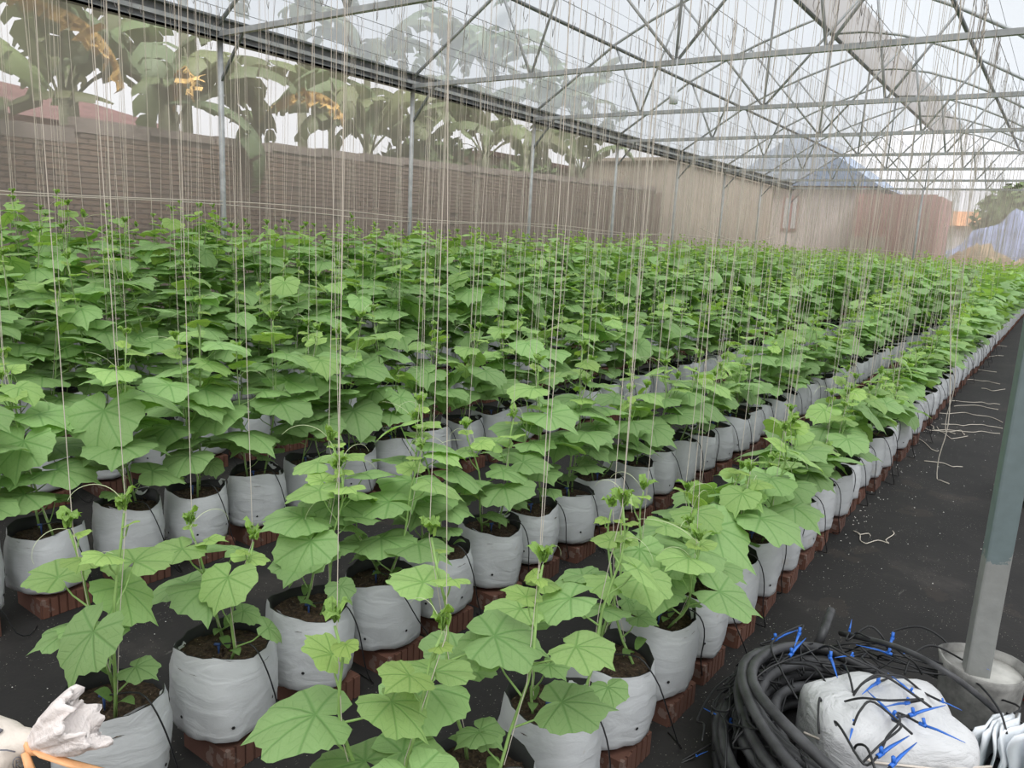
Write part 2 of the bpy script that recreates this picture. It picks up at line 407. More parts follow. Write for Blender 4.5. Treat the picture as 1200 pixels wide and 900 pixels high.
# posts
for i, y in enumerate(TY):
    if i == 0: continue
    p = empty('support_post', (XL, y, 0), f'grey round steel post along the left net, {ordw(i-1)} one in view from the left', 'post', 'posts along the left net')
    put('pole', MB().tube([(0, 0, 0), (0, 0, 3.8)], 0.036, 12).mesh('pole', ['steel']), parent=p)
    put('knee_brace', MB().tube([(0.0, 0, 3.28), (0.48, 0, 3.84)], 0.022, 4, square=True).mesh('knee_brace', ['steel_dark'], False), parent=p)
for x in (-4.5,):
    p = empty('support_post', (x, YE, 0), 'thin grey steel post in the middle of the far end net', 'post')
    put('pole', MB().tube([(0, 0, 0), (0, 0, 3.84)], 0.04, 10).mesh('pole', ['steel']), parent=p)
# trusses
def arch_pts(): return [(x, z) for x, z in LEFT], [(x, z) for x, z in RIGHT]
webs = [((-6.7, ZC), (-7.3, 5.06)), ((-6.7, ZC), (-6.05, 5.62)), ((-4.46, ZC), (-6.05, 5.62)), ((-4.46, ZC), (-4.44, 5.98)),
        ((-4.46, ZC), (-3.0, 5.55)), ((-2.62, ZC), (-2.95, 5.52)), ((-2.62, ZC), (-1.8, 5.04)), ((-0.75, ZC), (-1.8, 5.04)), ((-8.2, ZC), (-7.3, 5.06))]
webs = webs[:7]
truss_mesh = {}
truss_mesh['bottom_chord'] = MB().tube([(XL, 0, ZC), (XR, 0, ZC)], 0.044, 4, square=True).mesh('bottom_chord', ['steel'], False)
truss_mesh['left_rafter'] = MB().tube([(x, 0, z) for x, z in LEFT], 0.026, 8).mesh('rafter', ['steel'])
truss_mesh['right_rafter'] = MB().tube([(x, 0, z) for x, z in RIGHT], 0.026, 8).mesh('rafter', ['steel'])
webm = [MB().tube([(a[0], 0, a[1]), (b[0], 0, b[1])], 0.02, 6).mesh('web_brace', ['steel']) for a, b in webs]
for i, y in enumerate(TY):
    t = empty('roof_truss', (0, y, 0), f'arched grey steel roof truss across the greenhouse, {POS(i)}', 'truss', 'roof trusses')
    put('bottom_chord', truss_mesh['bottom_chord'], parent=t)
    put('rafter', truss_mesh['left_rafter'], parent=t); put('rafter', truss_mesh['right_rafter'], parent=t)
    for w in webm: put('web_brace', w, parent=t)
for x, z, r, lb in ((-7.25, 5.0, 0.032, 'dark steel purlin running under the left roof slope'), (-1.8, 4.98, 0.032, 'dark steel purlin running under the right roof slope'), (-4.45, 5.76, 0.045, 'dark steel ridge beam at the edge of the roof opening')):
    tag(put('purlin' if x != -4.45 else 'ridge_beam', MB().tube([(x, -2.4, z), (x, YE, z)], r, 8).mesh('purlin', ['steel_dark'])), lb, 'beam')
# overhead string wires
COLX = [-0.98, -1.90, -3.21, -4.44, -5.65, -6.85, -8.05]
ROWN = ['walkway row', 'second row', 'third row', 'fourth row', 'fifth row', 'sixth row', 'seventh row']
for k, x in enumerate(COLX):
    o = tag(put('overhead_wire', MB().tube([(x + 0.04 * math.sin(i * 2.1), y, 3.90) for i, y in enumerate([-2] + TY)], 0.0035, 4).mesh('overhead_wire', ['wire_steel'])),
        f'thin steel wire strung on the trusses above the {ROWN[k]}', 'wire', 'overhead wires')
for k, (x, z) in enumerate(((-8.5, 4.35), (-7.9, 4.72), (-6.8, 5.36), (-6.2, 5.62), (-5.4, 5.9), (-3.6, 5.72), (-2.7, 5.48), (-1.2, 4.78))):
    tag(put('film_wire', MB().tube([(x, -2, z - 0.02), (x, YE, z - 0.02)], 0.003, 4).mesh('film_wire', ['wire_steel'])),
        f'thin steel wire just under the roof film, {ordw(k)} counted from the left gutter', 'wire', 'wires under the roof film')
# twine rails along the net
for k, z in enumerate((1.80, 1.75)):
    tag(put('net_twine', MB().tube([(-8.98, y, z + 0.035 * math.cos(y * .9 + k)) for y in [i * 0.7 - 2 for i in range(47)]], 0.006, 5).mesh('net_twine', ['twine_cream'])),
        'pale twine running lengthwise along the left net, ' + ('upper strand' if k == 0 else 'lower strand'), 'twine')
tag(put('net_twine', MB().tube([(x * 1.0, YE - .02, 1.68 + 0.03 * math.cos(x)) for x in [-9 + .6 * i for i in range(17)]], 0.007, 5).mesh('net_twine', ['twine_cream'])), 'pale twine running across the far end net', 'twine')
sag = [(-8.97, y, 2.05 - 0.30 * math.sin(math.pi * (y - 22) / 7.5)) for y in [22 + .5 * i for i in range(16)]]
tag(put('net_twine', MB().tube(sag, 0.012, 5).mesh('net_twine', ['twine_cream'])), 'slack pale rope sagging on the left net near the far corner', 'rope')

# small white cylinder hanging on a cord from the truss
px = onY(790, 112, 9.4)
t = empty('hanging_cylinder', px, 'small white cylinder hanging under the roof trusses', 'lamp')
put('casing', MB().tube([(0, 0, -0.10), (0, 0, 0.0), (0, 0, 0.02), (0, 0, 0.10)], [0.05, 0.052, 0.035, 0.04], 12).mesh('casing', ['white_plastic']), parent=t)
put('cord', MB().tube([(0, 0, 0.1), (0, 0, 3.85 - px[2])], 0.006, 4).mesh('cord', ['white_plastic']), parent=t)

# right-hand post in its bucket
PX, PY = -0.045, 2.80
p = empty('support_post', (PX, PY, 0), 'grey-green square steel post standing in the concrete-filled bucket', 'post')
pm = MB(); pm.box((-0.036, -0.036, 0.05), (0.036, 0.036, 3.9))
me = pm.mesh('tube', ['post_steel'], False)
o = put('tube', me, rot=(0, 0, math.radians(14)), parent=p)
bv = o.modifiers.new('b', 'BEVEL'); bv.width = 0.008; bv.segments = 2
bk = empty('bucket', (PX + .015, PY + .03, 0), 'dirty grey bucket filled with concrete around the right post', 'bucket')
def ring(rad, z, n=32, jit=0.0, ph=0): return [((rad + jit * math.sin(3 * a + ph) + jit * .6 * math.sin(7 * a + ph)) * math.cos(a), (rad + jit * math.sin(3 * a + ph)) * math.sin(a), z + jit * .8 * math.sin(2 * a + ph)) for a in [2 * math.pi * j / n for j in range(n)]]
def loft(rings, mi=None, closed_bottom=False, closed_top=False):
    v = []; n = len(rings[0]); fs = []
    for r in rings: v += r
    for i in range(len(rings) - 1):
        fs += [(i * n + j, i * n + (j + 1) % n, (i + 1) * n + (j + 1) % n, (i + 1) * n + j) for j in range(n)]
    if closed_bottom: fs.append(tuple(reversed(range(n))))
    if closed_top: fs.append(tuple(range((len(rings) - 1) * n, len(rings) * n)))
    return v, fs
bm = MB().add(*loft([ring(.108, 0), ring(.116, .12, jit=.002), ring(.125, .26, jit=.003), ring(.132, .29, jit=.005), ring(.126, .292, jit=.005), ring(.118, .25, jit=.003)], closed_bottom=True))
put('shell', bm.mesh('shell', ['concrete_dirty']), parent=bk)
put('concrete_fill', MB().add(*loft([ring(.119, .24), ring(.119, .262, jit=.002), ring(.05, .268), ring(.01, .268)], closed_top=True)).mesh('concrete_fill', ['concrete']), parent=bk)

# ================================================================ outside, left: brick wall, bananas, houses
bwall = empty('brick_wall', (-10.5, 0, 0), 'long weathered brick wall with grey top course outside the left net', 'wall')
def walltop(y): return 2.45 + 0.30 * min(1, max(0, (y - 3.5) / 2.0)) + 0.03 * max(0, y - 7)
seg = MB()
ys = [0 + i * 1.0 for i in range(0, 23)]
vs = []
for y in ys: vs += [(0, y, 0), (0, y, walltop(y)), (-.16, y, walltop(y)), (-.16, y, 0)]
fs = [(i * 4 + j, i * 4 + (j + 1) % 4, (i + 1) * 4 + (j + 1) % 4, (i + 1) * 4 + j) for i in range(len(ys) - 1) for j in range(4)]
put('mortar_core', MB().add(vs, fs + [(0, 1, 2, 3), tuple(len(vs) - 4 + q for q in (3, 2, 1, 0))]).mesh('mortar_core', ['mortar'], False), parent=bwall)
bmesh1 = MB().box((0, -.102, -.029), (.014, .102, .029)).mesh('brick', ['brick_wall'], False)
cand = []
for r in range(5, 48):
    z = r * 0.07 + .04; y = 1.2 + (0.11 if r % 2 else 0)
    while y < 22.5:
        if z < walltop(y) - .12: cand.append((y, z))
        y += 0.22
vis = [c for c in cand if inframe((-10.5, c[0], c[1]), 0) and c[1] > 1.45]
vis.sort(key=lambda c: c[0]); nearb = set(vis[:300])
for (y, z) in vis[:300]:
    put('brick', bmesh1, (0.0 + U(-.004, .003), y, z), (0, 0, U(-.01, .01)), (1, U(.95, 1), U(.9, 1)), bwall)
mb = MB()
for (y, z) in cand:
    if (y, z) in nearb or rng.random() < .04: continue
    d = U(-.004, .004); mb.box((d, y - .1, z - .028), (.014 + d, y + .1, z + .028))
tag(put('bricks', mb.mesh('bricks', ['brick_wall'], False), parent=bwall), kind='stuff')
mb = MB()
for y in ys[:-1]: mb.box((-.18, y + .01, walltop(y) - .08), (.02, y + .99, walltop(y + .5) + .03))
put('coping', mb.mesh('coping', ['cap_grey'], False), parent=bwall)
# pale ledge at the foot of the left net
tag(put('ledge', MB().box((-9.45, -2, 0), (-9.2, YE, .42)).mesh('ledge', ['ledge_pale'], False)), 'low pale concrete kerb at the foot of the left net', 'kerb')

tall = empty('plastered_building', (-10.4, 22.6, 0), 'tall beige plastered building wall beyond the far half of the left net', 'building')
put('wall', MB().box((-3, 0, 0), (0, 11, 4.05)).mesh('wall', ['plaster_beige'], False), parent=tall)
put('parapet', MB().box((-3.1, -.1, 4.05), (.06, 11.1, 4.15)).mesh('parapet', ['plaster_beige'], False), parent=tall)

def banana_leaf_mesh(seed, L=2.1, w=.32, arch=1.0, tear=.25, dead=False):
    r = random.Random(seed); n = 26; mb = MB(); pts = []
    p = Vector((0, 0, 0)); ang = math.radians(68)
    for i in range(n + 1):
        pts.append(p.copy()); t = i / n
        ang -= arch * math.radians(5.2) * (0.35 + 1.1 * t)
        p = p + Vector((math.cos(ang), 0, math.sin(ang))) * (L / n)
    mb.tube(pts, [0.022 * (1 - .85 * i / n) for i in range(n + 1)], 4, caps=False)
    for sgn in (-1, 1):
        i = 5
        droop = r.uniform(.1, .5)
        while i < n:
            run = r.choice([2, 3, 4, 5]) if not dead else 1
            run = min(run, n - i)
            droop = r.uniform(.05, .9) if not dead else r.uniform(1.5, 3.2)
            vs = []
            for j in range(run + 1):
                t = (i + j) / n; ww = w * math.sin(math.pi * min(1, (t - .15) / .88)) ** .55 if t < 1 else 0.0
                ww *= r.uniform(.95, 1.05)
                if dead: ww *= r.uniform(.4, 1.1)
                q = pts[i + j]; dr = droop
                tipx = (pts[min(n, i + j + 1)] - q) * r.uniform(.1, .8)
                if j == run and run > 1: tipx = -tipx * .3
                for s_ in (0, .5, 1):
                    off = Vector((0, sgn * ww * s_ * math.cos(dr * s_), -ww * s_ * math.sin(dr * s_) + .12 * ww * math.sin(s_ * 3.1)))
                    vs.append(q + off + tipx * s_)
            fs = [(a * 3 + b, a * 3 + b + 1, (a + 1) * 3 + b + 1, (a + 1) * 3 + b) for a in range(run) for b in range(2)]
            mb.add(vs, fs); i += run
            if r.random() < tear * .15: i += 0
    return mb.mesh('banana_leaf', ['banana_dead' if dead else 'banana_leaf'])
BL = [banana_leaf_mesh(s, U(1.9, 2.5), U(.21, .29), a) for s, a in ((1, .55), (2, .8), (3, 1.0), (4, 1.2), (5, 1.45), (6, .7))]
BD = banana_leaf_mesh(9, 2.2, .32, 1.0, dead=True)
bplants = [  # x, y, trunk height, lean label
    (-11.6, 4.0, 2.2, 'at the far left behind the wall'), (-11.9, 5.7, 2.6, 'left of the first left post'), (-11.7, 7.3, 2.5, 'just right of the first left post'),
    (-12.0, 9.1, 2.6, 'midway between the first and second left posts'), (-11.7, 11.6, 2.5, 'behind the second left post'), (-12.1, 13.3, 2.6, 'just right of the second left post'),
    (-11.8, 15.6, 2.9, 'left of the third left post'), (-12.2, 18.0, 2.9, 'right of the third left post'), (-12.0, 20.6, 2.9, 'left of the fourth left post'),
    (-13.8, 3.4, 1.5, 'low at the far left edge'), (-13.6, 8.0, 3.2, 'tall, in the rear line behind the first gap'), (-14.0, 12.6, 3.2, 'tall, in the rear line behind the second left post')] + [(-13.6 - .5 * (q % 2), 6.6 + 2.4 * q, 4.7 + .4 * (q % 3), f'{ordw(q)} from the left of the tall rear line') for q in range(8)]
for i, (x, y, h, lb) in enumerate(bplants):
    h0 = h + (0 if i in (0, 9) else .75)
    t = empty('banana_plant', (x - .35, y, 0), f'banana plant behind the brick wall, {lb}', 'banana plant', 'banana plants behind the wall')
    put('trunk', MB().tube([(0, 0, 0), (.03, .02, h0 * .5), (0, 0, h0)], [.14, .11, .07], 10).mesh('trunk', ['banana_stem']), parent=t)
    nl = 6 if i in (0, 9) else 9 if i < 12 else 11; h += 0 if i in (0, 9) else .75
    for k in range(nl):
        a = k * 2.4 + i * 1.1; me = rng.choice(BL if k > 2 else BL[:3])
        o = put('leaf', me, (.05 * math.cos(a), .05 * math.sin(a), h - .1 - .02 * k), (U(-.25, .25), U(-.25, .3), a), U(1.0, 1.35), t)
        v = U(.8, 1.3); yel = U(0, .05)
        o.color = (.19 * v + yel, .26 * v, .135 * v, 1)
    if i in (0, 2, 3):
        o = put('dead_leaf', BD, (0, 0, h - .05), (0, .3, (-1.2, -.4, .3)[(0, 2, 3).index(i)]), 1.0, t)
# big leaves reaching towards the net (light green) belong to the nearest plant
t = empty('banana_plant', (-11.2, 2.6, 0), 'banana plant at the left edge with a leaf browned along its margin', 'banana plant', 'banana plants behind the wall')
put('trunk', MB().tube([(0, 0, 0), (0, 0, 1.6), (0, 0, 3.1)], [.15, .12, .08], 10).mesh('trunk', ['banana_stem']), parent=t)
for (rx, ry, rz, s, me, c) in ((0, .25, 1.35, 1.5, BL[0], (.32, .36, .16)), (.2, .5, .9, 1.3, BL[1], (.26, .34, .14)), (0, .1, 1.9, 1.2, BL[2], (.28, .36, .15)), (0, 0, 2.8, 1.1, BL[3], (.2, .27, .12)), (0, .6, 1.6, 1.2, BL[5], (.3, .4, .18)), (.1, 0, 0, 1.1, BL[2], (.2, .27, .12))):
    o = put('leaf', me, (0, 0, 3.0), (rx, ry, rz), s, t); o.color = (*c, 1)
st = Vector(onX(-30, 2, -10.9)) - Vector((-11.2, 2.6, 0))
o = put('dead_leaf', BD, st, (0, 0, 0), 1.0, t); o.rotation_euler = (Matrix.Rotation(1.50, 3, 'Z') @ Matrix.Rotation(.75, 3, 'Y')).to_euler()
t = empty('banana_plant', (-11.15, 6.6, 0), 'banana plant whose long leaf droops over the wall right of the first post', 'banana plant', 'banana plants behind the wall')
put('trunk', MB().tube([(0, 0, 0), (0, 0, 3.2)], [.13, .08], 8).mesh('trunk', ['banana_stem']), parent=t)
for az_, ty, me_, z_ in ((.75, .95, BL[3], 3.2), (1.15, .8, BL[4], 3.2), (2.6, .2, BL[1], 3.2), (-.6, .3, BL[2], 3.2), (-2, .1, BL[0], 3.2)):
    o = put('leaf', me_, (0, 0, z_), (0, 0, 0), 1.1, t); o.rotation_euler = (Matrix.Rotation(az_, 3, 'Z') @ Matrix.Rotation(ty, 3, 'Y')).to_euler(); o.color = (.21, .28, .16, 1)
# house gable beyond
hs = empty('brick_house', (-24, 9, 0), 'dark maroon roofed house seen beyond the banana plants', 'house')
put('wall', MB().box((-4, -4, 0), (0, 6, 4.2)).mesh('wall', ['roof_maroon'], False), parent=hs)
put('roof', MB().add([(.3, -5, 4.1), (.3, 7, 4.1), (-4.3, 7, 4.1), (-4.3, -5, 4.1), (-2, -4, 5.6), (-2, 4, 5.0)], [(0, 1, 5, 4), (2, 3, 4, 5), (1, 2, 5), (3, 0, 4)]).mesh('roof', ['roof_maroon'], False), parent=hs)
sh = empty('tin_shed', (-15.5, 20, 0), 'low shed with pale tin roof beyond the banana plants', 'shed')
put('wall', MB().box((-4, 0, 0), (0, 8, 4.0)).mesh('wall', ['plaster_beige'], False), parent=sh)
put('roof', MB().box((-4.3, -.3, 4.0), (.3, 8.3, 4.12)).mesh('roof', ['roof_maroon'], False), parent=sh)
# dark shrubbery screen behind the bananas
def foliage(n, rx, ry, rz, s, seed):
    r = random.Random(seed); mb = MB()
    for _ in range(n):
        u = Vector((r.gauss(0, 1), r.gauss(0, 1), r.gauss(0, 1))); u.normalize(); k = r.uniform(.55, 1.05)
        c = Vector((u.x * rx * k, u.y * ry * k, u.z * rz * k)); a = Vector((r.uniform(-1, 1), r.uniform(-1, 1), r.uniform(-1, 1))).normalized(); b = a.cross(u if abs(a.dot(u)) < .9 else Vector((0, 0, 1))).normalized()
        q = s * r.uniform(.6, 1.3)
        mb.add([c - a * q, c + b * q * .5, c + a * q, c - b * q * .5], [(0, 1, 2, 3)])
    return mb
for i, (x, y, h, rx, ry, lb) in enumerate(((-12.9, 14.6, 3.0, 1.0, 1.7, 'dark bushy shrub behind the wall by the third left post'), (-12.9, 18.6, 2.9, 1.0, 1.6, 'dark bushy shrub behind the wall by the fourth left post'))):
    t = empty('shrub', (x, y, 0), lb, 'shrub')
    put('stem', MB().tube([(0, 0, 0), (0, 0, h)], .07, 6).mesh('stem', ['bark']), parent=t)
    put('foliage', foliage(900, rx, ry, 1.0, .16, i).mesh('foliage', ['tree_green'], False), (0, 0, h - .1), parent=t)

# ================================================================ beyond the far end
e = empty('end_building', (0, 33, 0), 'pale plastered building with a tall shuttered window behind the far end net', 'building')
put('wall', MB().box((-10.4, 0, 0), (-6.95, 4, 4.15)).mesh('wall', ['plaster_pale'], False), parent=e)
put('roof', MB().add([(-12.5, -.3, 4.1), (-6.3, -.3, 4.1), (-6.3, 6, 4.1), (-12.5, 6, 4.1), (-9.6, -.3, 6.3), (-9.6, 6, 6.3)], [(0, 1, 4), (1, 2, 5, 4), (2, 3, 5), (3, 0, 4, 5)]).mesh('roof', ['roof_blue_grey'], False), parent=e)
wx = onY(930, 230, 32.95); wb = onY(930, 270, 32.95)
wf = put('window_frame', MB().box((-.32, -.06, wb[2]), (.32, 0, wx[2])).mesh('window_frame', ['maroon_panel'], False), (wx[0] - .05, 0, 0), parent=e)
for dx in (-.16, .16): put('pane', MB().box((-.09, -.09, wb[2] + .08), (.09, -.05, wx[2] - .06)).mesh('pane', ['wall_white'], False), (dx, 0, 0), parent=wf)
mp = empty('maroon_shed', (0, 32.2, 0), 'maroon panelled shed wall behind the middle of the far end net', 'shed')
for k in range(9):
    x0 = -7.0 + k * .3 * 1.03
    put('panel', MB().box((x0, 0, 0), (x0 + .295, .05 + .02 * (k % 2), 3.78)).mesh('panel', ['maroon_panel'], False), parent=mp)
put('side_wall', MB().box((-7.0, .1, 0), (-4.1, 3.5, 3.72)).mesh('side_wall', ['maroon_panel'], False), parent=mp)
for a in (1003, 1027):
    q = onY(a, 288, 32.1); put('hatch', MB().box((-.28, -.05, -.35), (.28, 0, .35)).mesh('hatch', ['plaster_beige'], False), (q[0], 0, q[2]), parent=mp)
oh = empty('orange_roofed_house', (0, 52, 0), 'small white house with an orange tiled roof far behind the end net', 'house')
a, b = onY(1094, 264, 52), onY(1150, 264, 52)
put('wall', MB().box((a[0], 0, 0), (b[0] + 2, 4, a[2])).mesh('wall', ['wall_white'], False), parent=oh)
c_ = onY(1094, 247, 52)
put('roof', MB().add([(a[0] - .3, -.4, a[2]), (b[0] + 2.3, -.4, a[2]), (b[0] + 2.0, 2, c_[2] + .1), (a[0] - .1, 2, c_[2] + .1), (a[0] - .3, 4.4, a[2]), (b[0] + 2.3, 4.4, a[2])], [(0, 1, 2, 3), (3, 2, 5, 4), (0, 3, 4), (1, 5, 2)]).mesh('roof', ['roof_orange'], False), parent=oh)
t = empty('tree', (-2.2, 46, 0), 'leafy green tree beyond the far end net at the right', 'tree')
put('trunk', MB().tube([(0, 0, 0), (.1, 0, 2), (0, 0, 4)], [.25, .2, .1], 8).mesh('trunk', ['bark']), parent=t)
fo = foliage(1800, 2.1, 1.8, 1.7, .28, 5)
for q in fo.v[:0]: pass
put('foliage', fo.mesh('foliage', ['tree_green'], False), (0, 0, 3.6), parent=t)
put('foliage', foliage(1200, 2.2, 1.5, 1.2, .28, 6).mesh('foliage', ['tree_green'], False), (2.6, 0, 3.0), parent=t)
# tarp covered heap
def heap(x0, x1, y, prof, mat, name, dep=3.0, seed=1):
    r = random.Random(seed); vs = []; n = 40; k = 12
    for i in range(n + 1):
        x = x0 + (x1 - x0) * i / n; hz = prof(i / n)
        for j in range(k + 1):
            s = j / k; z = hz * math.sin(math.pi * s) ** .6 if 0 < j < k else 0
            vs.append((x + r.uniform(-.05, .05), y + dep * s, max(0, z + (r.uniform(-.16, .16) + .12 * math.sin(x * 5 + j) if 0 < j < k else 0))))
    return MB().add(vs, [(i * (k + 1) + j, (i + 1) * (k + 1) + j, (i + 1) * (k + 1) + j + 1, i * (k + 1) + j + 1) for i in range(n) for j in range(k)]).mesh(name, [mat])
p0, p1 = onY(1094, 300, 35), onY(1215, 300, 35)
ztop = onY(1185, 246, 36.3)[2]
hp = empty('tarp_heap', (0, 0, 0), 'crumpled blue-grey tarpaulin thrown over a soil heap beyond the end net', 'tarpaulin')
put('tarpaulin', heap(p0[0] - .2, p1[0] + 4, 35, lambda t: max(.9, min(1, .25 + t * 2.0) ** .7 * ztop), 'tarp_blue', 'tarpaulin'), parent=hp)
put('soil_heap', heap(p0[0] + .6, p1[0] + 3, 33.6, lambda t: 1.55 + .55 * math.sin(t * 9) ** 2, 'earth', 'soil_heap', 1.8, 3), parent=hp)

# ================================================================ growing rows
# ---- grow bags
def sleeve_mesh(seed):
    r = random.Random(seed); n = 30; mb = MB()
    R0 = .145; H = .255
    ph = [r.uniform(0, 6.3) for _ in range(6)]
    def rr(a, t):
        sq = 1 + .045 * math.cos(4 * a + ph[0]) * (1 - t * .7) + .02 * math.sin(3 * a + ph[1])
        fold = .005 * math.sin(7 * a + ph[2] + 3 * t) * (1 - t) + .0028 * math.sin(13 * a + ph[3] + 9 * t)
        prof = (.86 if t < .02 else .95 + .09 * math.sin(t * 3.0)) - .04 * t
        crease = .0018 * math.sin(t * 24 + ph[4] + 3 * math.sin(2 * a + ph[5])) * math.sin(3 * a + ph[2])
        return R0 * (sq * prof) + fold + crease
    rings = []
    for t in (0, .04, .12, .22, .32, .42, .52, .62, .72, .82, .92, 1.0):
        rings.append([(rr(a, t) * math.cos(a), rr(a, t) * math.sin(a), H * t + (.013 * math.sin(2 * a + ph[1]) + .004 * math.sin(5 * a + ph[3]) if t > .9 else 0)) for a in [2 * math.pi * j / n for j in range(n)]])
    v, fs = loft(rings, closed_bottom=True); mb.add(v, fs, 0)
    top = rings[-1]
    inner = [[(x * .965, y * .965, z - .001) for x, y, z in top], [(x * .93, y * .93, z - .055) for x, y, z in top]]
    v, fs = loft([top] + inner); mb.add(v, fs, 1)
    # folded-over collar patches of white at the rim
    for k in range(2):
        a0 = r.uniform(0, 6.3); pv = []
        for q in range(5):
            a = a0 + q * .12; x, y, z = rr(a, 1) * math.cos(a), rr(a, 1) * math.sin(a), H + .02 * math.sin(2 * a + ph[1])
            pv += [(x * 1.01, y * 1.01, z), (x * .9, y * .9, z - .012 - .02 * math.sin(q / 4 * 3.14))]
        mb.add(pv, [(q * 2, q * 2 + 1, q * 2 + 3, q * 2 + 2) for q in range(4)], 0)
    for k in range(6):  # drain holes
        a = k * 1.05 + ph[2]; z = r.choice([.06, .075]) ; t = z / H; x = rr(a, t) + .0015
        c = Vector((x * math.cos(a), x * math.sin(a), z)); s1 = Vector((-math.sin(a), math.cos(a), 0)); s2 = Vector((0, 0, 1))
        mb.add([c + (s1 * math.cos(q) + s2 * math.sin(q)) * .0055 for q in [i * 1.047 for i in range(6)]], [tuple(range(6))], 1)
    return mb.mesh('sleeve', ['sleeve_white', 'sleeve_black'])
SLEEVES = [sleeve_mesh(s) for s in range(7)]
def soil_mesh(seed):
    r = random.Random(seed); n = 24; rings = []
    for q in (1, .8, .6, .4, .2, .03):
        rings.append([(.137 * q * math.cos(a), .137 * q * math.sin(a), .212 + (0 if q == 1 else r.uniform(-.006, .010)) + .008 * (1 - q)) for a in [2 * math.pi * j / n for j in range(n)]])
    mb = MB().add(*loft(rings, closed_top=True))
    for _ in range(60):
        a, q = r.uniform(0, 6.3), .12 * math.sqrt(r.random()); c = Vector((q * math.cos(a), q * math.sin(a), .222 + r.uniform(0, .006))); s = r.uniform(.002, .006)
        mb.add([c + Vector((s, 0, 0)), c + Vector((-s * .5, s, 0)), c + Vector((-s * .5, -s, 0)), c + Vector((0, 0, s))], [(0, 1, 3), (1, 2, 3), (2, 0, 3)], 0)
    return mb.mesh('soil', ['cocopeat'])
SOILS = [soil_mesh(s) for s in range(3)]
ZB = 0.075                                             # brick height
def hgt(k, y):
    base = [.74, .88, 1.04, 1.32, 1.52, 1.58, 1.60][k]
    if y < 2.6: base = max(base, [.82, .82, .92, 1.25, 1.45, 1.5, 1.5][k])
    if k == 0 and 2.6 < y < 8: base = .70
    far = min(1, max(0, (y - 9.5) / 4.5)); tgt = 1.45 + .03 * k
    if k < 3: return base * (1 - far) + tgt * far
    return max(base, base * (1 - far) + tgt * far)
bags = []
for k, x in enumerate(COLX):
    y = {0: .984, 1: .92, 2: .67, 3: .5, 4: .6, 5: .55, 6: .7}[k]
    while y < 30.0:
        bags.append((k, x + U(-.015, .015), y + U(-.01, .01))); y += .332
bags = [b for b in bags if not (b[0] == 2 and b[2] < .6)]
vb = [b for b in bags if inframe((b[1], b[2], .3), 70)]
vb.sort(key=lambda b: math.hypot(b[1], b[2])); NB = set(vb[:298])
cnt = {}
rowid = {}
for b in sorted(bags, key=lambda b: b[2]):
    if b in NB:
        cnt[b[0]] = cnt.get(b[0], 0) + 1; rowid[b] = cnt[b[0]] - 1
LIM = 99
for b in sorted(NB, key=lambda b: (b[0], b[2])):
    k, x, y = b; i = rowid[b]
    lb = f'white plastic grow bag on bricks, {ordw(i)} in view from the front of the {ROWN[k]}'
    t = empty('grow_bag', (x, y, ZB + .02), lb, 'grow bag', 'grow bags in the ' + ROWN[k], U(0, 6.3))
    sc_ = (U(.97, 1.04), U(.97, 1.04), U(.94, 1.05))
    s = put('sleeve', rng.choice(SLEEVES), scale=sc_, parent=t)
    put('soil', rng.choice(SOILS), scale=sc_, parent=t)
def rest_mesh(items, protos, name, mats, low=None):
    V_, F_, MI = [], [], []; off = 0
    data = []
    for p in protos:
        v = np.empty(len(p.vertices) * 3); p.vertices.foreach_get('co', v); data.append((v.reshape(-1, 3), [tuple(q.vertices) for q in p.polygons], [q.material_index for q in p.polygons]))
    for (x, y, z, rz, s) in items:
        v, fs, mi = rng.choice(data); c, s_ = math.cos(rz), math.sin(rz)
        w = np.stack([(v[:, 0] * c - v[:, 1] * s_) * s + x, (v[:, 0] * s_ + v[:, 1] * c) * s + y, v[:, 2] * s + z], 1)
        V_.append(w); F_ += [tuple(i + off for i in f) for f in fs]; MI += mi; off += len(v)
    me = bpy.data.meshes.new(name); me.from_pydata(np.concatenate(V_).tolist(), [], F_)
    for mm in mats: me.materials.append(M[mm])
    me.polygons.foreach_set('material_index', MI); me.polygons.foreach_set('use_smooth', [True] * len(F_)); me.update()
    return me
def low_sleeve():
    n = 10; mb = MB(); v, fs = loft([ring(.13, 0, n), ring(.15, .12, n), ring(.14, .255, n)]); mb.add(v, fs, 0)
    v, fs = loft([ring(.14, .255, n), ring(.13, .21, n), ring(.01, .215, n)]); mb.add(v, fs, 1)
    return mb.mesh('low', ['sleeve_white', 'sleeve_black'])
restb = [b for b in bags if b not in NB and b[2] > 2]
if restb:
    o = put('grow_bags', rest_mesh([(b[1], b[2], ZB + .02, 0, 1) for b in restb], [low_sleeve()], 'grow_bags', ['sleeve_white', 'sleeve_black']))
    tag(o, 'white grow bags packed along the far ends of the planted rows', 'grow bags', kind='stuff')
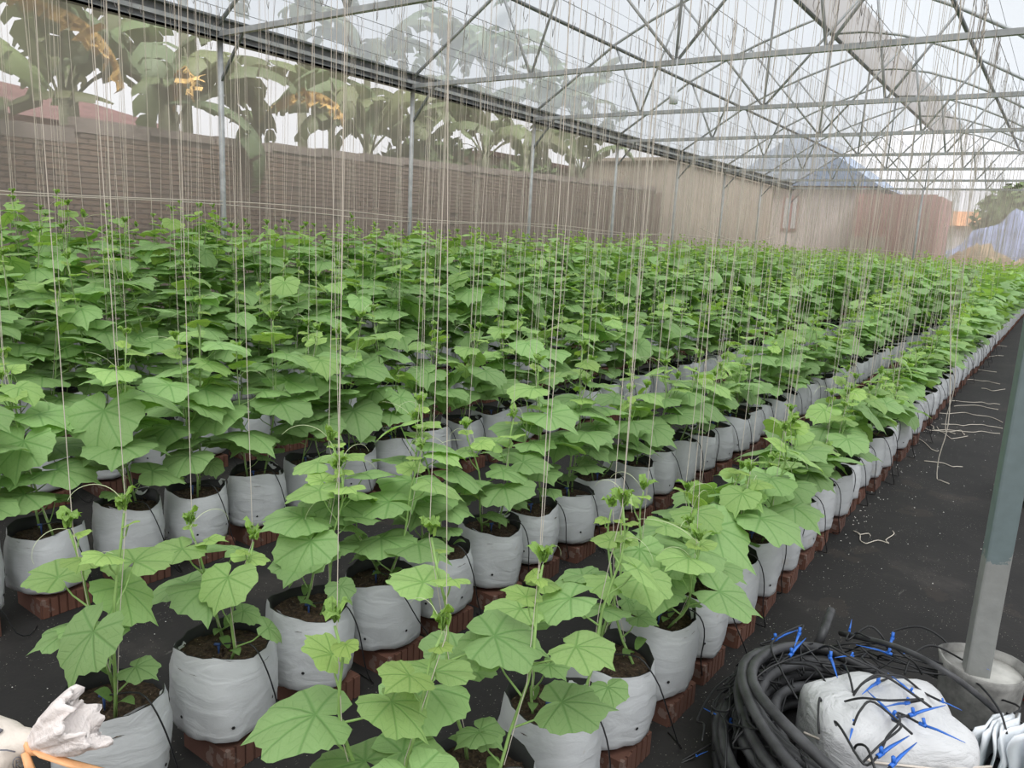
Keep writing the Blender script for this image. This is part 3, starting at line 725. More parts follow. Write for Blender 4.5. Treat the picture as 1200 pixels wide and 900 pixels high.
# ---- bricks under the bags: ribbed hollow blocks, one row per column
def block_mesh(seed):
    r = random.Random(seed); mb = MB(); L, Wd, H = .195, .215, .080
    mb.box((-Wd / 2, -L / 2, 0), (Wd / 2 - .006, L / 2, H))
    for k in range(6):
        y = -L / 2 + .004 + k * (L - .03) / 5; mb.box((Wd / 2 - .006, y, .002), (Wd / 2 + r.uniform(0, .003), y + .025, H - .001))
    return mb.mesh('brick', ['brick_clay'], False)
BK = [block_mesh(s) for s in range(3)]
for k, x in enumerate(COLX):
    t = empty('brick_row', (x, 0, 0), f'line of red clay bricks carrying the grow bags of the {ROWN[k]}', 'bricks', 'brick rows under the bags')
    mine = sorted([b for b in bags if b[0] == k], key=lambda b: b[2]); lim = 20 if k == 0 else 9 if k < 3 else 6
    rest = []
    for b in mine:
        if b[2] < lim: put('brick', rng.choice(BK), (b[1] - x + U(0, .012) + .015, b[2] + U(-.02, .02), 0), (0, 0, U(-.06, .06)), 1, t)
        else: rest.append((b[1] - x + .015, b[2], 0, 0, 1))
    tag(put('bricks', rest_mesh(rest, BK, 'bricks', ['brick_clay']), parent=t), kind='stuff')

# ---- cucumber leaves
KEY = [(0, 1.10), (8, .96), (20, .87), (34, .89), (46, .97), (56, .88), (70, .82), (84, .83), (97, .87), (108, .79), (126, .73), (145, .68), (158, .58), (170, .34), (180, .10)]
def rad(a):
    a = abs(a)
    for i in range(len(KEY) - 1):
        if KEY[i][0] <= a <= KEY[i + 1][0]:
            t = (a - KEY[i][0]) / (KEY[i + 1][0] - KEY[i][0]); return KEY[i][1] * (1 - t) + KEY[i + 1][1] * t
    return .1
def leaf_geo(seed, angs, rings, jag):
    r = random.Random(seed); dr = r.uniform(.18, .42); fold = r.uniform(.02, .14); tw = r.uniform(-.12, .12); cup = r.uniform(-.05, .08)
    lob = {}; V, F, UVs = [(0, 0, 0)], [], [(.5, .5)]
    asym = r.uniform(.92, 1.08)
    pr = [r.uniform(-.03, .03) for _ in angs]
    wph = r.uniform(0, 6.3)
    for q in rings:
        for j, a in enumerate(angs):
            R_ = rad(a) * (asym if a > 0 else 1 / asym) * (1 + (pr[j] + (jag if j % 2 else -jag)) * (q == 1)); R_ = R_ * q
            ar = math.radians(a); x, y = R_ * math.cos(ar), R_ * math.sin(ar)
            z = -dr * (x * x * .8 + y * y * .55) * (1 if q < 1 else 1.08) + fold * abs(y) + tw * x * y + cup * (x + y) * .3
            z += .035 * q * math.sin(3.5 * ar + wph) + .022 * q * math.sin(6.2 * ar * 1.0 + 2 * wph)
            V.append((x, y, z)); UVs.append((x * .5 + .5, y * .5 + .5))
    n = len(angs)
    for j in range(n - 1): F.append((0, 1 + j, 2 + j))
    for i in range(len(rings) - 1):
        for j in range(n - 1): F.append((1 + i * n + j, 1 + (i + 1) * n + j, 2 + (i + 1) * n + j, 2 + i * n + j))
    return V, F, UVs
A1 = [-180, -172, -164, -150, -137, -124, -112, -104, -97, -90, -80, -70, -60, -52, -46, -38, -28, -18, -8, 0, 8, 18, 28, 38, 46, 52, 60, 70, 80, 90, 97, 104, 112, 124, 137, 150, 164, 172, 180]
LEAVES = []
for s in range(9):
    V, F, UVs = leaf_geo(s, A1, (.3, .6, .85, 1), .028)
    me = bpy.data.meshes.new('leaf'); me.from_pydata(V, [], F); me.materials.append(M['leaf_green'])
    uvl = me.uv_layers.new(name='leaf'); 
    li = np.empty(len(me.loops), dtype=np.int32); me.loops.foreach_get('vertex_index', li)
    uvl.data.foreach_set('uv', np.array(UVs)[li].ravel().tolist())
    me.polygons.foreach_set('use_smooth', [True] * len(F)); me.update(); LEAVES.append(me)
A2 = [-180, -150, -120, -97, -75, -46, -20, 0, 20, 46, 75, 97, 120, 150, 180]
LOW = [leaf_geo(s + 50, A2, (.55, 1), .0)[:2] for s in range(5)]
A3 = [-180, -97, -46, 0, 46, 97, 180]
LOW3 = [leaf_geo(s + 80, A3, (1,), .0)[:2] for s in range(4)]

def tip_mesh(seed):
    r = random.Random(seed); mb = MB(); V, F = LOW[0]
    for k in range(8):
        a = k * 2.1 + r.uniform(-.3, .3); tl = r.uniform(.5, 1.35) if k > 1 else 1.4; s = r.uniform(.012, .024) * (1 if k < 5 else 1.35)
        mtx = Matrix.Rotation(a, 3, 'Z') @ Matrix.Rotation(-tl, 3, 'Y')
        mb.add([tuple(mtx @ Vector((p[0] * s + s * .7, p[1] * s * .8, p[2] * s * 1.6)) + Vector((0, 0, .004 * k + r.uniform(0, .02)))) for p in V], F)
    for k in range(5):
        a = r.uniform(0, 6.3); mb.tube([(0, 0, .01), (.012 * math.cos(a), .012 * math.sin(a), .03), (.02 * math.cos(a), .02 * math.sin(a), .05)], [.003, .002, .001], 4)
    me = mb.mesh('growing_tip', ['leaf_green'])
    me.uv_layers.new(name='leaf'); return me
TIPS = [tip_mesh(s) for s in range(4)]
def tendril_mesh(seed):
    r = random.Random(seed); p = Vector((0, 0, 0)); el = r.uniform(.6, 1.3); az = 0; pts = []; cur = r.uniform(.04, .15)
    for i in range(16):
        pts.append(p.copy()); p = p + Vector((math.cos(az) * math.cos(el), math.sin(az) * math.cos(el), math.sin(el))) * .014
        el -= cur * (1 + i * .05); az += r.uniform(-.1, .12)
    return MB().tube(pts, [.0015 - .00006 * i for i in range(16)], 4, caps=False).mesh('tendril', ['tendril_pale'])
TEN = [tendril_mesh(s) for s in range(5)]
def cot_mesh():
    mb = MB()
    for sg in (1, -1):
        V = []; 
        for i in range(7):
            t = i / 6; w = .014 * math.sin(math.pi * min(1, t * .95 + .05)) ** .7
            V += [(sg * (.01 + .05 * t), -w, .012 + .02 * math.sin(t * 2.6)), (sg * (.01 + .05 * t), w, .012 + .02 * math.sin(t * 2.6))]
        mb.add(V, [(i * 2, i * 2 + 1, i * 2 + 3, i * 2 + 2) for i in range(6)])
    me = mb.mesh('seed_leaf', ['leaf_green']); me.uv_layers.new(name='leaf'); return me
COT = cot_mesh()

manual = {}   # nearest bags: (k, index of bag in its row) -> list of (apex x, y, z)
def nearest_bag(k, x, y):
    return min((b for b in bags if b[0] == k), key=lambda b: math.hypot(b[1] - x, b[2] - y))
for k, bx, by, ax, ay, az in ((1, -1.9, .86, -1.95, .86, .84), (1, -1.9, .86, -1.79, .92, .91), (1, -1.9, 1.18, -1.95, 1.19, .75), (1, -1.9, 1.18, -1.79, 1.29, .72),
                              (0, -1, .9, -1.03, .92, .88), (0, -1, 1.06, -.88, 1.06, .86), (0, -1, 1.38, -1.09, 1.26, .94), (0, -1, 1.38, -.91, 1.46, .86), (0, -1, 2.02, -.98, 2.01, .83), (1, -1.9, 1.83, -2.03, 1.79, .87)):
    manual.setdefault(nearest_bag(k, bx, by), []).append((ax, ay, az))
plants = []
for b in bags:
    k, x, y = b; a0 = U(0, 6.3)
    for j in range(2):
        a = a0 + math.pi * j + U(-.4, .4); r_ = U(.04, .075)
        bx, by = x + r_ * math.cos(a), y + r_ * math.sin(a)
        ml = manual.get(b)
        if ml and j < len(ml): ax, ay, az = ml[j]; bx, by = x + (.06 if j else -.06) * (1 if ax > x or j else 1), y + (-.02 if j else .04)
        else:
            az = hgt(k, y) + rng.gauss(0, .075) + .04 * math.sin(y * 1.7 + k * 2)
            if k < 3 and rng.random() < .10: az -= .15
            sp = .05 + .04 * (az - .3); ax, ay = bx + rng.gauss(0, sp), by + rng.gauss(0, sp)
        plants.append((k, b, j, bx, by, ax, ay, az))
pv = [p for p in plants if inframe((p[5], p[6], p[7]), 60)]
pv.sort(key=lambda p: math.hypot(p[5], p[6])); NPs = set(id(p) for p in pv[:299])
Z0 = ZB + .02 + .222
def stem_path(bx, by, ax, ay, az, r, n):
    pts = []; ph = r.uniform(0, 6.3); L = az - Z0
    ox, oy = r.uniform(-.03, .03), r.uniform(-.03, .03)
    for i in range(n + 1):
        t = i / n; s = t ** .8
        wob = .012 * math.sin(t * 9 + ph) * (1 if 0 < i < n else 0) * min(1, L * 2)
        pts.append(Vector((bx + (ax - bx) * s + wob + ox * math.sin(t * 3.1), by + (ay - by) * s + wob * .7 * math.cos(ph) + oy * math.sin(t * 3.1), Z0 - .01 + (L - .02) * t)))
    return pts
def leafset(pts, r, dense=1.0):
    """positions of leaves along a stem: (node, blade base, azimuth, tilt, roll, size, youth)"""
    L = sum((pts[i + 1] - pts[i]).length for i in range(len(pts) - 1))
    n = max(7, int(round(L / (.078 / dense)))) if pts[0].length > 2.3 else max(5, int(round(L / .095))); az = r.uniform(0, 6.3); out = []
    for i in range(n):
        t = (i + .8) / (n + .6); top = n - 1 - i
        if i == 0 and L > .9 and r.random() < .5: continue
        f = t * (len(pts) - 1); a = int(f); p = pts[a].lerp(pts[min(a + 1, len(pts) - 1)], f - a)
        az += 2.5 + r.uniform(-.5, .5)
        size = {0: .034, 1: .068, 2: .104, 3: .130}.get(top, .152) * r.uniform(.86, 1.16)
        if i == 0: size = .07
        elif i == 1: size *= .85
        pl = (.03 if top == 0 else .05 if top == 1 else .085) * r.uniform(.8, 1.3) + size * .25
        el = math.radians(r.uniform(28, 62) if top > 1 else 65)
        d = Vector((math.cos(az) * math.cos(el), math.sin(az) * math.cos(el), math.sin(el)))
        base = p + d * pl
        tilt = math.radians(r.uniform(-10, 19) if top > 1 else r.uniform(-35, 5))
        if r.random() < .10: tilt = math.radians(r.uniform(22, 50))
        out.append((p, base, az + r.uniform(-.4, .4), tilt, r.gauss(0, .11), size * (.88 if p.length < 2.6 else 1.04), top, t))
    return out
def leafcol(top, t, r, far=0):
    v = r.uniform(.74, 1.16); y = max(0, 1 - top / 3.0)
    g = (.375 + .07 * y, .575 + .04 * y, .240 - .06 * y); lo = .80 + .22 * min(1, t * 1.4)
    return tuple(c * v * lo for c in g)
def petiole_pts(p, base):
    mid = p.lerp(base, .55) + Vector((0, 0, -.012)); return [p, mid, base]
twines, tips_far = [], []
MV, MF, MC = [], [], []; voff = 0
SV = MB()
pc = {}; frontn = {}; side_of = {}; byb = {}
for p in plants: byb.setdefault(p[1], []).append(p)
for ps in byb.values():
    q = [proj((p[5], p[6], p[7])) for p in ps]
    a = (q[0][0] if q[0] else 0) < (q[1][0] if q[1] else 0)
    side_of[id(ps[0])], side_of[id(ps[1])] = ('left', 'right') if a else ('right', 'left')
for p in sorted(plants, key=lambda p: p[1][2]):
    k, b, j, bx, by, ax, ay, az = p; r = random.Random(int(bx * 7919 + by * 104729))
    near = id(p) in NPs; dist = math.hypot(ax, ay)
    pts = stem_path(bx, by, ax, ay, az, r, 8 if near else 3)
    if near:
        i = pc.get(k, 0); pc[k] = i + 1
        bi = rowid.get(b)
        if bi is not None: lb = f'{"tall leafy" if az > 1.1 else "young"} cucumber vine, {side_of[id(p)]} of the pair in the {ordw(bi)} bag of the {ROWN[k]}'
        else:
            fr = frontn.get(k, 0); frontn[k] = fr + 1
            lb = f'cucumber vine rising from below the picture edge in the {ROWN[k]}, {ordw(fr)} from the front'
        t = empty('cucumber_vine', (bx, by, Z0), lb, 'cucumber plant', 'cucumber vines of the ' + ROWN[k])
        o3 = Vector((bx, by, Z0)); ls = leafset(pts, r, 1.05)
        mb = MB(); rad0 = .0048 if dist < 4 else .0045
        mb.tube([q - o3 for q in pts], [rad0 * (1 - .4 * q / 8) for q in range(9)], 6 if dist < 4 else 4)
        for (pp, base, azm, tl, ro, sz, top, tt) in ls: mb.tube([q - o3 for q in petiole_pts(pp, base)], [.003, .0024, .002], 5 if dist < 3.5 else 3, caps=False)
        st = put('stem', mb.mesh('stem', ['stem_green']), parent=t)
        for (pp, base, azm, tl, ro, sz, top, tt) in ls:
            o = put('leaf', r.choice(LEAVES), base - o3, (0, 0, 0), sz, t)
            o.rotation_euler = (Matrix.Rotation(azm, 3, 'Z') @ Matrix.Rotation(tl, 3, 'Y') @ Matrix.Rotation(ro, 3, 'X')).to_euler()
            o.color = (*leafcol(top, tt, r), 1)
        o = put('growing_tip', r.choice(TIPS), pts[-1] - o3, (0, 0, r.uniform(0, 6)), .9, t); o.color = (.38, .58, .17, 1)
        if dist < 7:
            for q in range(2 if r.random() < .3 else 1 if r.random() < .7 else 0):
                o = put('tendril', r.choice(TEN), pts[-1 - q * 2] - o3, (0, r.uniform(-.4, .3), r.uniform(0, 6.3)), r.uniform(.55, 1.0), t)
        if dist < 3.5:
            o = put('seed_leaf', COT, pts[0] + Vector((0, 0, .03)) - o3, (0, 0, r.uniform(0, 6)), r.uniform(.9, 1.2), t); o.color = (.22, .36, .12, 1)
    else:
        if p[1][2] < 2 and not inframe((ax, ay, az), 150): continue
        far = dist > 13
        SV.tube(pts, [.0045, .004, .0035, .003], 3, caps=False)
        if not far:
            pass
        for (pp, base, azm, tl, ro, sz, top, tt) in leafset(pts, r, 1.0 if not far else .92):
            if far: sz *= 1.12
            lv = r.choice(LOW if not far else LOW3); m3 = np.array(Matrix.Rotation(azm, 3, 'Z') @ Matrix.Rotation(tl, 3, 'Y') @ Matrix.Rotation(ro, 3, 'X')) * sz
            v = np.array(lv[0]) @ m3.T + np.array(base); MV.append(v); MF += [tuple(i + voff for i in q) for q in lv[1]]; voff += len(v)
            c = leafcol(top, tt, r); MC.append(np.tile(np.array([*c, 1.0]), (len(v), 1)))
            if not far: SV.tube(petiole_pts(pp, base), .0022, 3, caps=False)
        for q in range(3):
            lv = LOW3[q % 4]; m3 = np.array(Matrix.Rotation(q * 2.1, 3, 'Z') @ Matrix.Rotation(-1.0, 3, 'Y')) * .026
            v = np.array(lv[0]) @ m3.T + np.array(pts[-1]) + np.array([0, 0, .012 * q]); MV.append(v); MF += [tuple(i + voff for i in f_) for f_ in lv[1]]; voff += len(v); MC.append(np.tile(np.array([.40, .58, .13, 1.0]), (len(v), 1)))
    twines.append((k, b, j, pts, az, dist, near, id(p)))
me = bpy.data.meshes.new('cucumber_vines'); me.from_pydata(np.concatenate(MV).tolist(), [], MF); me.materials.append(M['leaf_green_mass'])
ca = me.color_attributes.new('tint', 'FLOAT_COLOR', 'POINT'); ca.data.foreach_set('color', np.concatenate(MC).ravel().tolist())
me.polygons.foreach_set('use_smooth', [True] * len(MF)); me.update()
root = tag(put('cucumber_vines', me), 'dense green cucumber foliage filling the far part of the planted rows', 'cucumber plants', kind='stuff')
tag(put('stems', SV.mesh('stems', ['stem_green']), parent=root), kind='stuff')

# ---- twines from the overhead wires to the plants
def twine_pts(pts, x0, r):
    top = Vector((x0 + r.uniform(-.04, .04) + (pts[-1].x - x0) * .4, pts[-1].y + r.uniform(-.05, .05), 3.9)); out = [pts[1] + Vector((.008, 0, 0))]
    for q in (len(pts) // 2, len(pts) - 1): out.append(pts[q] + Vector((r.uniform(-.012, .012), r.uniform(-.012, .012), 0)))
    a = out[-1]
    for t in (.35, .7, 1): out.append(a.lerp(top, t) + Vector((r.uniform(-.012, .012), r.uniform(-.012, .012), 0)) * (t < 1))
    return out, top
def hook_pts(top, r):
    L = r.uniform(.18, .5); p = [top, top + Vector((.01, .01, -.05))]; q = top + Vector((r.uniform(-.03, .03), r.uniform(-.03, .03), -L))
    p.append(q); a = r.uniform(0, 6.3)
    p += [q + Vector((.02 * math.cos(a), .03 * math.sin(a), -.05)), q + Vector((.05 * math.cos(a), .05 * math.sin(a), .02))]
    return p
tw_near = sorted([t for t in twines if t[6]], key=lambda t: t[5])
farm = MB(); farh = MB()
frontn2 = {}
for (k, b, j, pts, az, dist, near, sid) in twines:
    r = random.Random(int(pts[0].x * 991 + pts[0].y * 7177)); tp, top = twine_pts(pts, COLX[k], r); hk = hook_pts(top, r)
    if near:
        bi = rowid.get(b)
        if bi is not None: lb = f'cream twine hanging to the {side_of[sid]} vine of the {ordw(bi)} bag of the {ROWN[k]}'
        else:
            fr = frontn2.get(k, 0); frontn2[k] = fr + 1
            lb = f'cream twine to a vine below the picture edge, {ROWN[k]}, {ordw(fr)} from front'
        t = empty('support_twine', top, lb, 'twine', 'support twines of the ' + ROWN[k])
        put('strand', MB().tube([q - top for q in tp], .0011 if dist < 5 else .0017, 4, caps=False).mesh('strand', ['twine_cream']), parent=t)
        put('loose_end', MB().tube([q - top for q in hk], .0022 if dist < 5 else .003, 4, caps=False).mesh('loose_end', ['twine_backlit']), parent=t)
    else:
        w = .0017 if dist < 12 else .0021
        farm.tube(tp[2:], w, 3, caps=False); farh.tube(hk, w, 3, caps=False)
root = tag(put('support_twines', farm.mesh('support_twines', ['twine_cream'])), 'hundreds of cream twines hanging over the far part of the planted rows', 'twine', kind='stuff')
tag(put('loose_ends', farh.mesh('loose_ends', ['twine_backlit']), parent=root), kind='stuff')

# ---- drip tubes
def drip_mesh(seed):
    r = random.Random(seed)
    e = r.uniform(.0, .1)
    pts = [(.02, -.03, .262), (.06, -.02, .275), (.11, .0, .285), (.148, .0, .262), (.168, .01 + e * .3, .20), (.172, .03 + e * .5, .12), (.165, .05 + e, .02), (.185, .07 + e, -.06), (.17, .12 + e, -.088), (.09, .15 + e, -.09)]
    P = [Vector(p) for p in pts]; out = []
    for i in range(len(P) - 1):
        out += [P[i], P[i].lerp(P[i + 1], .5)]
    out.append(P[-1])
    sm = [out[0]] + [(out[i - 1] + out[i] * 2 + out[i + 1]) / 4 for i in range(1, len(out) - 1)] + [out[-1]]
    return MB().tube(sm, .0024, 5).mesh('tubing', ['tube_black'])
DR = [drip_mesh(s) for s in range(4)]
STK = MB().tube([(.02, -.03, .262), (.0, -.034, .258)], .0045, 6).tube([(.012, -.03, .262), (.010, -.028, .215)], [.005, .002], 5).mesh('stake', ['dripper_navy'])
for b in sorted(NB, key=lambda b: (b[0], b[2])):
    k, x, y = b; i = rowid[b]
    if math.hypot(x, y) > 9.5 and k > 0 or k > 4 or (k > 2 and y > 4): continue
    lb = f'thin black drip tube over the rim of the {ordw(i)} grow bag of the {ROWN[k]}'
    t = empty('drip_tube', (x, y, ZB + .02), lb, 'drip tube', 'drip tubes of the ' + ROWN[k], U(-.5, .5))
    put('tubing', rng.choice(DR), parent=t)
    if math.hypot(x, y) < 6: put('stake', STK, parent=t)

# ---- scraps of twine and crumbs on the walkway
scr = [[(1000, 622), (1012, 634), (1040, 638), (1046, 622)], [(1083, 540), (1108, 545), (1128, 547)], [(1072, 450), (1068, 490), (1066, 505), (1090, 526), (1100, 528)],
       [(1086, 494), (1095, 503), (1140, 506), (1172, 508)], [(1078, 498), (1090, 505), (1125, 505), (1130, 510)], [(1100, 484), (1130, 484), (1160, 488), (1175, 495)],
       [(1103, 497), (1130, 499), (1150, 497), (1175, 502)], [(1090, 468), (1120, 470), (1150, 472), (1172, 474)], [(1120, 430), (1140, 433), (1168, 436)], [(1130, 445), (1150, 446), (1172, 450)],
       [(1148, 404), (1160, 404), (1180, 406)], [(1118, 476), (1140, 475), (1170, 480)], [(1098, 500), (1112, 514), (1134, 511)], [(1006, 625), (1020, 628)], [(1140, 415), (1158, 418), (1176, 417)], [(1150, 455), (1165, 458), (1178, 456)]]
for i, s in enumerate(scr):
    P = [Vector(un(a, b_, .004)) for a, b_ in s]; c = P[0].copy(); out = []
    for q in range(len(P) - 1):
        for t_ in (0, .33, .66): out.append(P[q].lerp(P[q + 1], t_) - c + Vector((U(-.015, .015), U(-.05, .05), U(0, .004))))
    out.append(P[-1] - c); out[0] = Vector((0, 0, 0)); out = smooth(out, 3)
    near = i in (0, 13); lb = 'scrap of pale twine bent into a hook on the dark walkway' if i == 0 else 'short pale twine scrap beside the hooked one on the walkway' if i == 13 else f'pale twine scrap lying across the dark walkway, {ordw(sorted(range(len(scr)), key=lambda q: -scr[q][0][1]).index(i))} nearest scrap'
    tag(put('twine_scrap', MB().tube(out, .0028 if near else .0034, 4).mesh('twine_scrap', ['twine_cream']), c), lb, 'twine', 'twine scraps on the walkway')
for i, (a, h2) in enumerate((((1098, 560), 0), ((1108, 504), 1))):
    B = Vector(un(*a, .006)); Tp = Vector((-.93, B.y + .1, 3.9)) - B
    out = [Vector((.09, -.10, 0)), Vector((.03, -.05, 0)), Vector((0, 0, 0)), Vector((-.01, .01, .15)), Vector((.015, 0, .4)), Vector((-.02, .01, .75)), Tp * .4 + Vector((.02, 0, 0)), Tp * .7, Tp]
    tag(put('loose_twine', MB().tube(smooth(out, 3), .0036, 4).mesh('loose_twine', ['twine_cream']), B), 'unused cream twine hanging down onto the dark walkway, ' + ('the nearer' if i == 0 else 'the farther'), 'twine')
mb = MB()
for _ in range(320):
    x, y = U(-.84, .4), U(1.4, 9); 
    if rng.random() < .55: x = -.86 + abs(rng.gauss(0, .12))
    s = U(.001, .003) * (1 + .6 * (y > 4)); c = Vector((x, y, .001))
    mb.add([c + Vector((s, 0, 0)), c + Vector((-s * .5, s, 0)), c + Vector((-s * .6, -s, 0)), c + Vector((0, 0, s))], [(0, 1, 3), (1, 2, 3), (2, 0, 3), (0, 2, 1)])
for _ in range(250):
    x, y = U(-3, -1.2), U(.5, 3.5); s = U(.001, .003); c = Vector((x, y, .001))
    mb.add([c + Vector((s, 0, 0)), c + Vector((-s * .5, s, 0)), c + Vector((-s * .6, -s, 0)), c + Vector((0, 0, s))], [(0, 1, 3), (1, 2, 3), (2, 0, 3), (0, 2, 1)])
tag(put('crumbs', mb.mesh('crumbs', ['speck_white'], False)), 'pale perlite crumbs scattered over the black ground cloth', 'crumbs', kind='stuff')

# ================================================================ foreground heap at the right
CX, CY = -.22, 2.36
coil = empty('hose_coil', (CX, CY, 0), 'thick coil of black irrigation hose lying round the white sack at lower right', 'hose coil')
r = random.Random(5)
loops = [(.50, .03), (.46, .03), (.42, .03), (.38, .035), (.49, .065), (.45, .07), (.41, .075), (.37, .08), (.47, .105), (.43, .115), (.39, .12), (.35, .125), (.44, .15), (.40, .16), (.36, .165), (.42, .195), (.38, .205)]
for i, (R_, z) in enumerate(loops):
    dx, dy = r.uniform(-.02, .02), r.uniform(-.02, .02); ph = r.uniform(0, 6.3); P = []
    for q in range(41):
        a = 2 * math.pi * q / 40
        rr_ = R_ + .012 * math.sin(2 * a + ph) + .006 * math.sin(5 * a + ph)
        lift = 1 + .45 * max(0, math.cos(a - 3.6)) - .55 * max(0, math.cos(a - .6))
        P.append((rr_ * math.cos(a) + dx, rr_ * math.sin(a) * 1.05 + dy, max(.018, z * lift + .008 * math.sin(3 * a + ph))))
    put('hose_loop', MB().tube(P, .0165, 9).mesh('hose_loop', ['hose_black']), parent=coil)
a_, b_ = Vector(un(965, 740, .22)), Vector(un(974, 716, .24))
P = smooth([Vector(un(950, 775, .08)), Vector(un(958, 757, .16)), a_, b_], 4); c0 = Vector((CX, CY, 0))
put('hose_end', MB().tube([q - c0 for q in P], .017, 10).mesh('hose_end', ['hose_black']), parent=coil)

# white sack in the coil
def sack(name, sx_, sy_, sz_, mat, seed, nx=22, nz=12, wr=.02):
    rr = random.Random(seed); ph = [rr.uniform(0, 6.3) for _ in range(8)]; rings = []
    for i in range(nz + 1):
        t = i / nz; z = -math.cos(math.pi * t); k = max(.02, (1 - abs(z) ** 7)) ** .42
        rg = []
        for j in range(nx * 2):
            a = 2 * math.pi * j / (nx * 2); c, s = math.cos(a), math.sin(a)
            q = (abs(c) ** 6 + abs(s) ** 6) ** (-1 / 6)
            w = 1 + wr * math.sin(5 * a + ph[0] + 4 * t) + wr * .7 * math.sin(9 * a + ph[1] - 6 * t)
            rg.append((sx_ * q * c * k * w, sy_ * q * s * k * w, sz_ * (z * .5 + .5) * (1 + .09 * c * s) + .014 * math.sin(6 * c * k + ph[2]) * math.sin(5 * s * k + ph[3]) * (t > .3)))
        rings.append(rg)
    return MB().add(*loft(rings, closed_bottom=True, closed_top=True)).mesh(name, [mat])
s1 = empty('white_sack', (-.24, 2.36, .0), 'bulky white woven sack in the middle of the hose coil', 'sack', None, .55)
put('body', sack('body', .215, .18, .31, 'sack_white', 3), parent=s1)
put('seam', MB().tube([(-.25, -.06, .21), (-.1, -.19, .225), (.08, -.195, .225), (.24, -.14, .21)], .004, 5).mesh('seam', ['sack_cream']), parent=s1)

# thin drip tubes with blue stakes tangled over the coil
def stake_mesh():
    return MB().tube([(0, 0, 0), (.02, 0, 0)], .006, 6).tube([(.015, 0, 0), (.05, .0, .003), (.125, 0, 0)], [.0055, .005, .0012], 4, flat=.6, square=True).tube([(.015, 0, 0), (.01, .0, .02)], .005, 5).mesh('stake', ['dripper_blue'])
STB = stake_mesh()
spec = [  # stake head pixel, stake tip pixel, tube far-end pixel, height
    ((905, 752), (938, 738), (900, 800), .22), ((937, 742), (930, 762), (935, 820), .25), ((925, 770), (948, 745), (980, 830), .25), ((995, 742), (998, 727), (1040, 760), .25),
    ((972, 770), (993, 828), (880, 800), .27), ((975, 820), (985, 806), (960, 860), .26), ((1046, 748), (1040, 766), (1120, 770), .26), ((1045, 768), (1003, 757), (1080, 790), .27),
    ((1058, 768), (1070, 775), (1000, 745), .26), ((1070, 815), (1040, 790), (1000, 815), .31), ((1050, 845), (1015, 810), (1000, 850), .31), ((1065, 825), (1035, 830), (990, 822), .31),
    ((1102, 823), (1127, 834), (1000, 812), .30), ((1065, 840), (1108, 828), (1010, 895), .30), ((1077, 849), (1131, 872), (1030, 888), .30), ((1028, 888), (1068, 862), (980, 850), .29),
    ((1043, 900), (1076, 870), (1000, 880), .28), ((898, 872), (912, 840), (860, 860), .17), ((870, 855), (845, 848), (930, 862), .14), ((858, 850), (822, 830), (835, 880), .10),
    ((815, 888), (824, 884), (860, 830), .012), ((1148, 783), (1158, 786), (1060, 790), .285), ((1000, 770), (978, 772), (1040, 800), .27), ((1030, 800), (1010, 815), (960, 760), .29), ((1095, 783), (1085, 778), (1180, 860), .24), ((1000, 850), (995, 870), (985, 780), .28)]
ONS = (9, 10, 11, 12, 13, 14, 15, 16, 23); ONC = [q for q in range(len(spec)) if q not in ONS and q not in (19, 20, 21)]
for i, (h_, tp_, fe, z) in enumerate(spec):
    z += .022 if i in ONS else 0
    H = Vector(un(*h_, z)); T = Vector(un(*tp_, z + .012)); Fp = Vector(un(*fe, max(.01, z - .02)))
    t = empty('dripper', H, (f'blue dripper stake on the white sack, {ordw(sorted(ONS, key=lambda q: spec[q][0][0]).index(i))} from the left' if i in ONS else f'blue dripper stake tangled over the black hose coil, {ordw(sorted(ONC, key=lambda q: spec[q][0][0]).index(i))} from the left') if i not in (19, 20, 21) else ('blue dripper stake lying on the ground left of the hose coil' if i == 19 else 'blue dripper end lying on the ground at the foot of the coil' if i == 20 else 'blue dripper resting on the concrete of the bucket'), 'dripper', 'drippers of the tangle')
    d = (T - H); sc_ = max(.35, min(1.15, d.length / .125))
    o = put('stake', STB, (0, 0, .004), (0, math.atan2(-d.z, math.hypot(d.x, d.y)), math.atan2(d.y, d.x)), sc_, t)
    s_ = (H - Fp); side = Vector((-s_.y, s_.x, 0)) * r.uniform(-.35, .35)
    P = smooth([Vector((0, 0, .004)), -d.normalized() * .06 + Vector((0, 0, .008)), -s_ * .45 + side + Vector((0, 0, .045)), -s_ * .8 + side * .6 + Vector((0, 0, .035)), -s_], 5)
    put('tubing', MB().tube(P, .0034, 6).mesh('tubing', ['tube_black']), parent=t)
for i in range(26):                                      # looping microtubes over the left shoulder of the coil
    rr2 = random.Random(100 + i); a0 = rr2.uniform(2.1, 4.4); R1 = rr2.uniform(.34, .52); P = []
    for q in range(9):
        a = a0 + (q / 8) * rr2.uniform(.9, 1.9) * (1 if i % 2 else -1)
        R2 = R1 + rr2.uniform(-.05, .05); P.append((R2 * math.cos(a), R2 * math.sin(a) * 1.05, max(.02, .235 - abs(R2 - .40) * .9 + rr2.uniform(-.01, .05))))
    tag(put('microtube', MB().tube(smooth(P, 4), .0034, 5).mesh('microtube', ['tube_black']), (CX, CY, 0)), 'thin black microtube looping loosely over the hose coil', 'tube', 'microtubes over the coil')
P = smooth([Vector(un(985, 742, .22)), Vector(un(1050, 758, .33)), Vector(un(1105, 785, .35)), Vector(un(1150, 818, .27)), Vector(un(1200, 862, .14)), Vector(un(1260, 905, .03))], 5)
tag(put('feed_hose', MB().tube(P, .010, 8).mesh('feed_hose', ['hose_black'])), 'thin black hose running from the coil past the bucket to the right edge', 'hose')

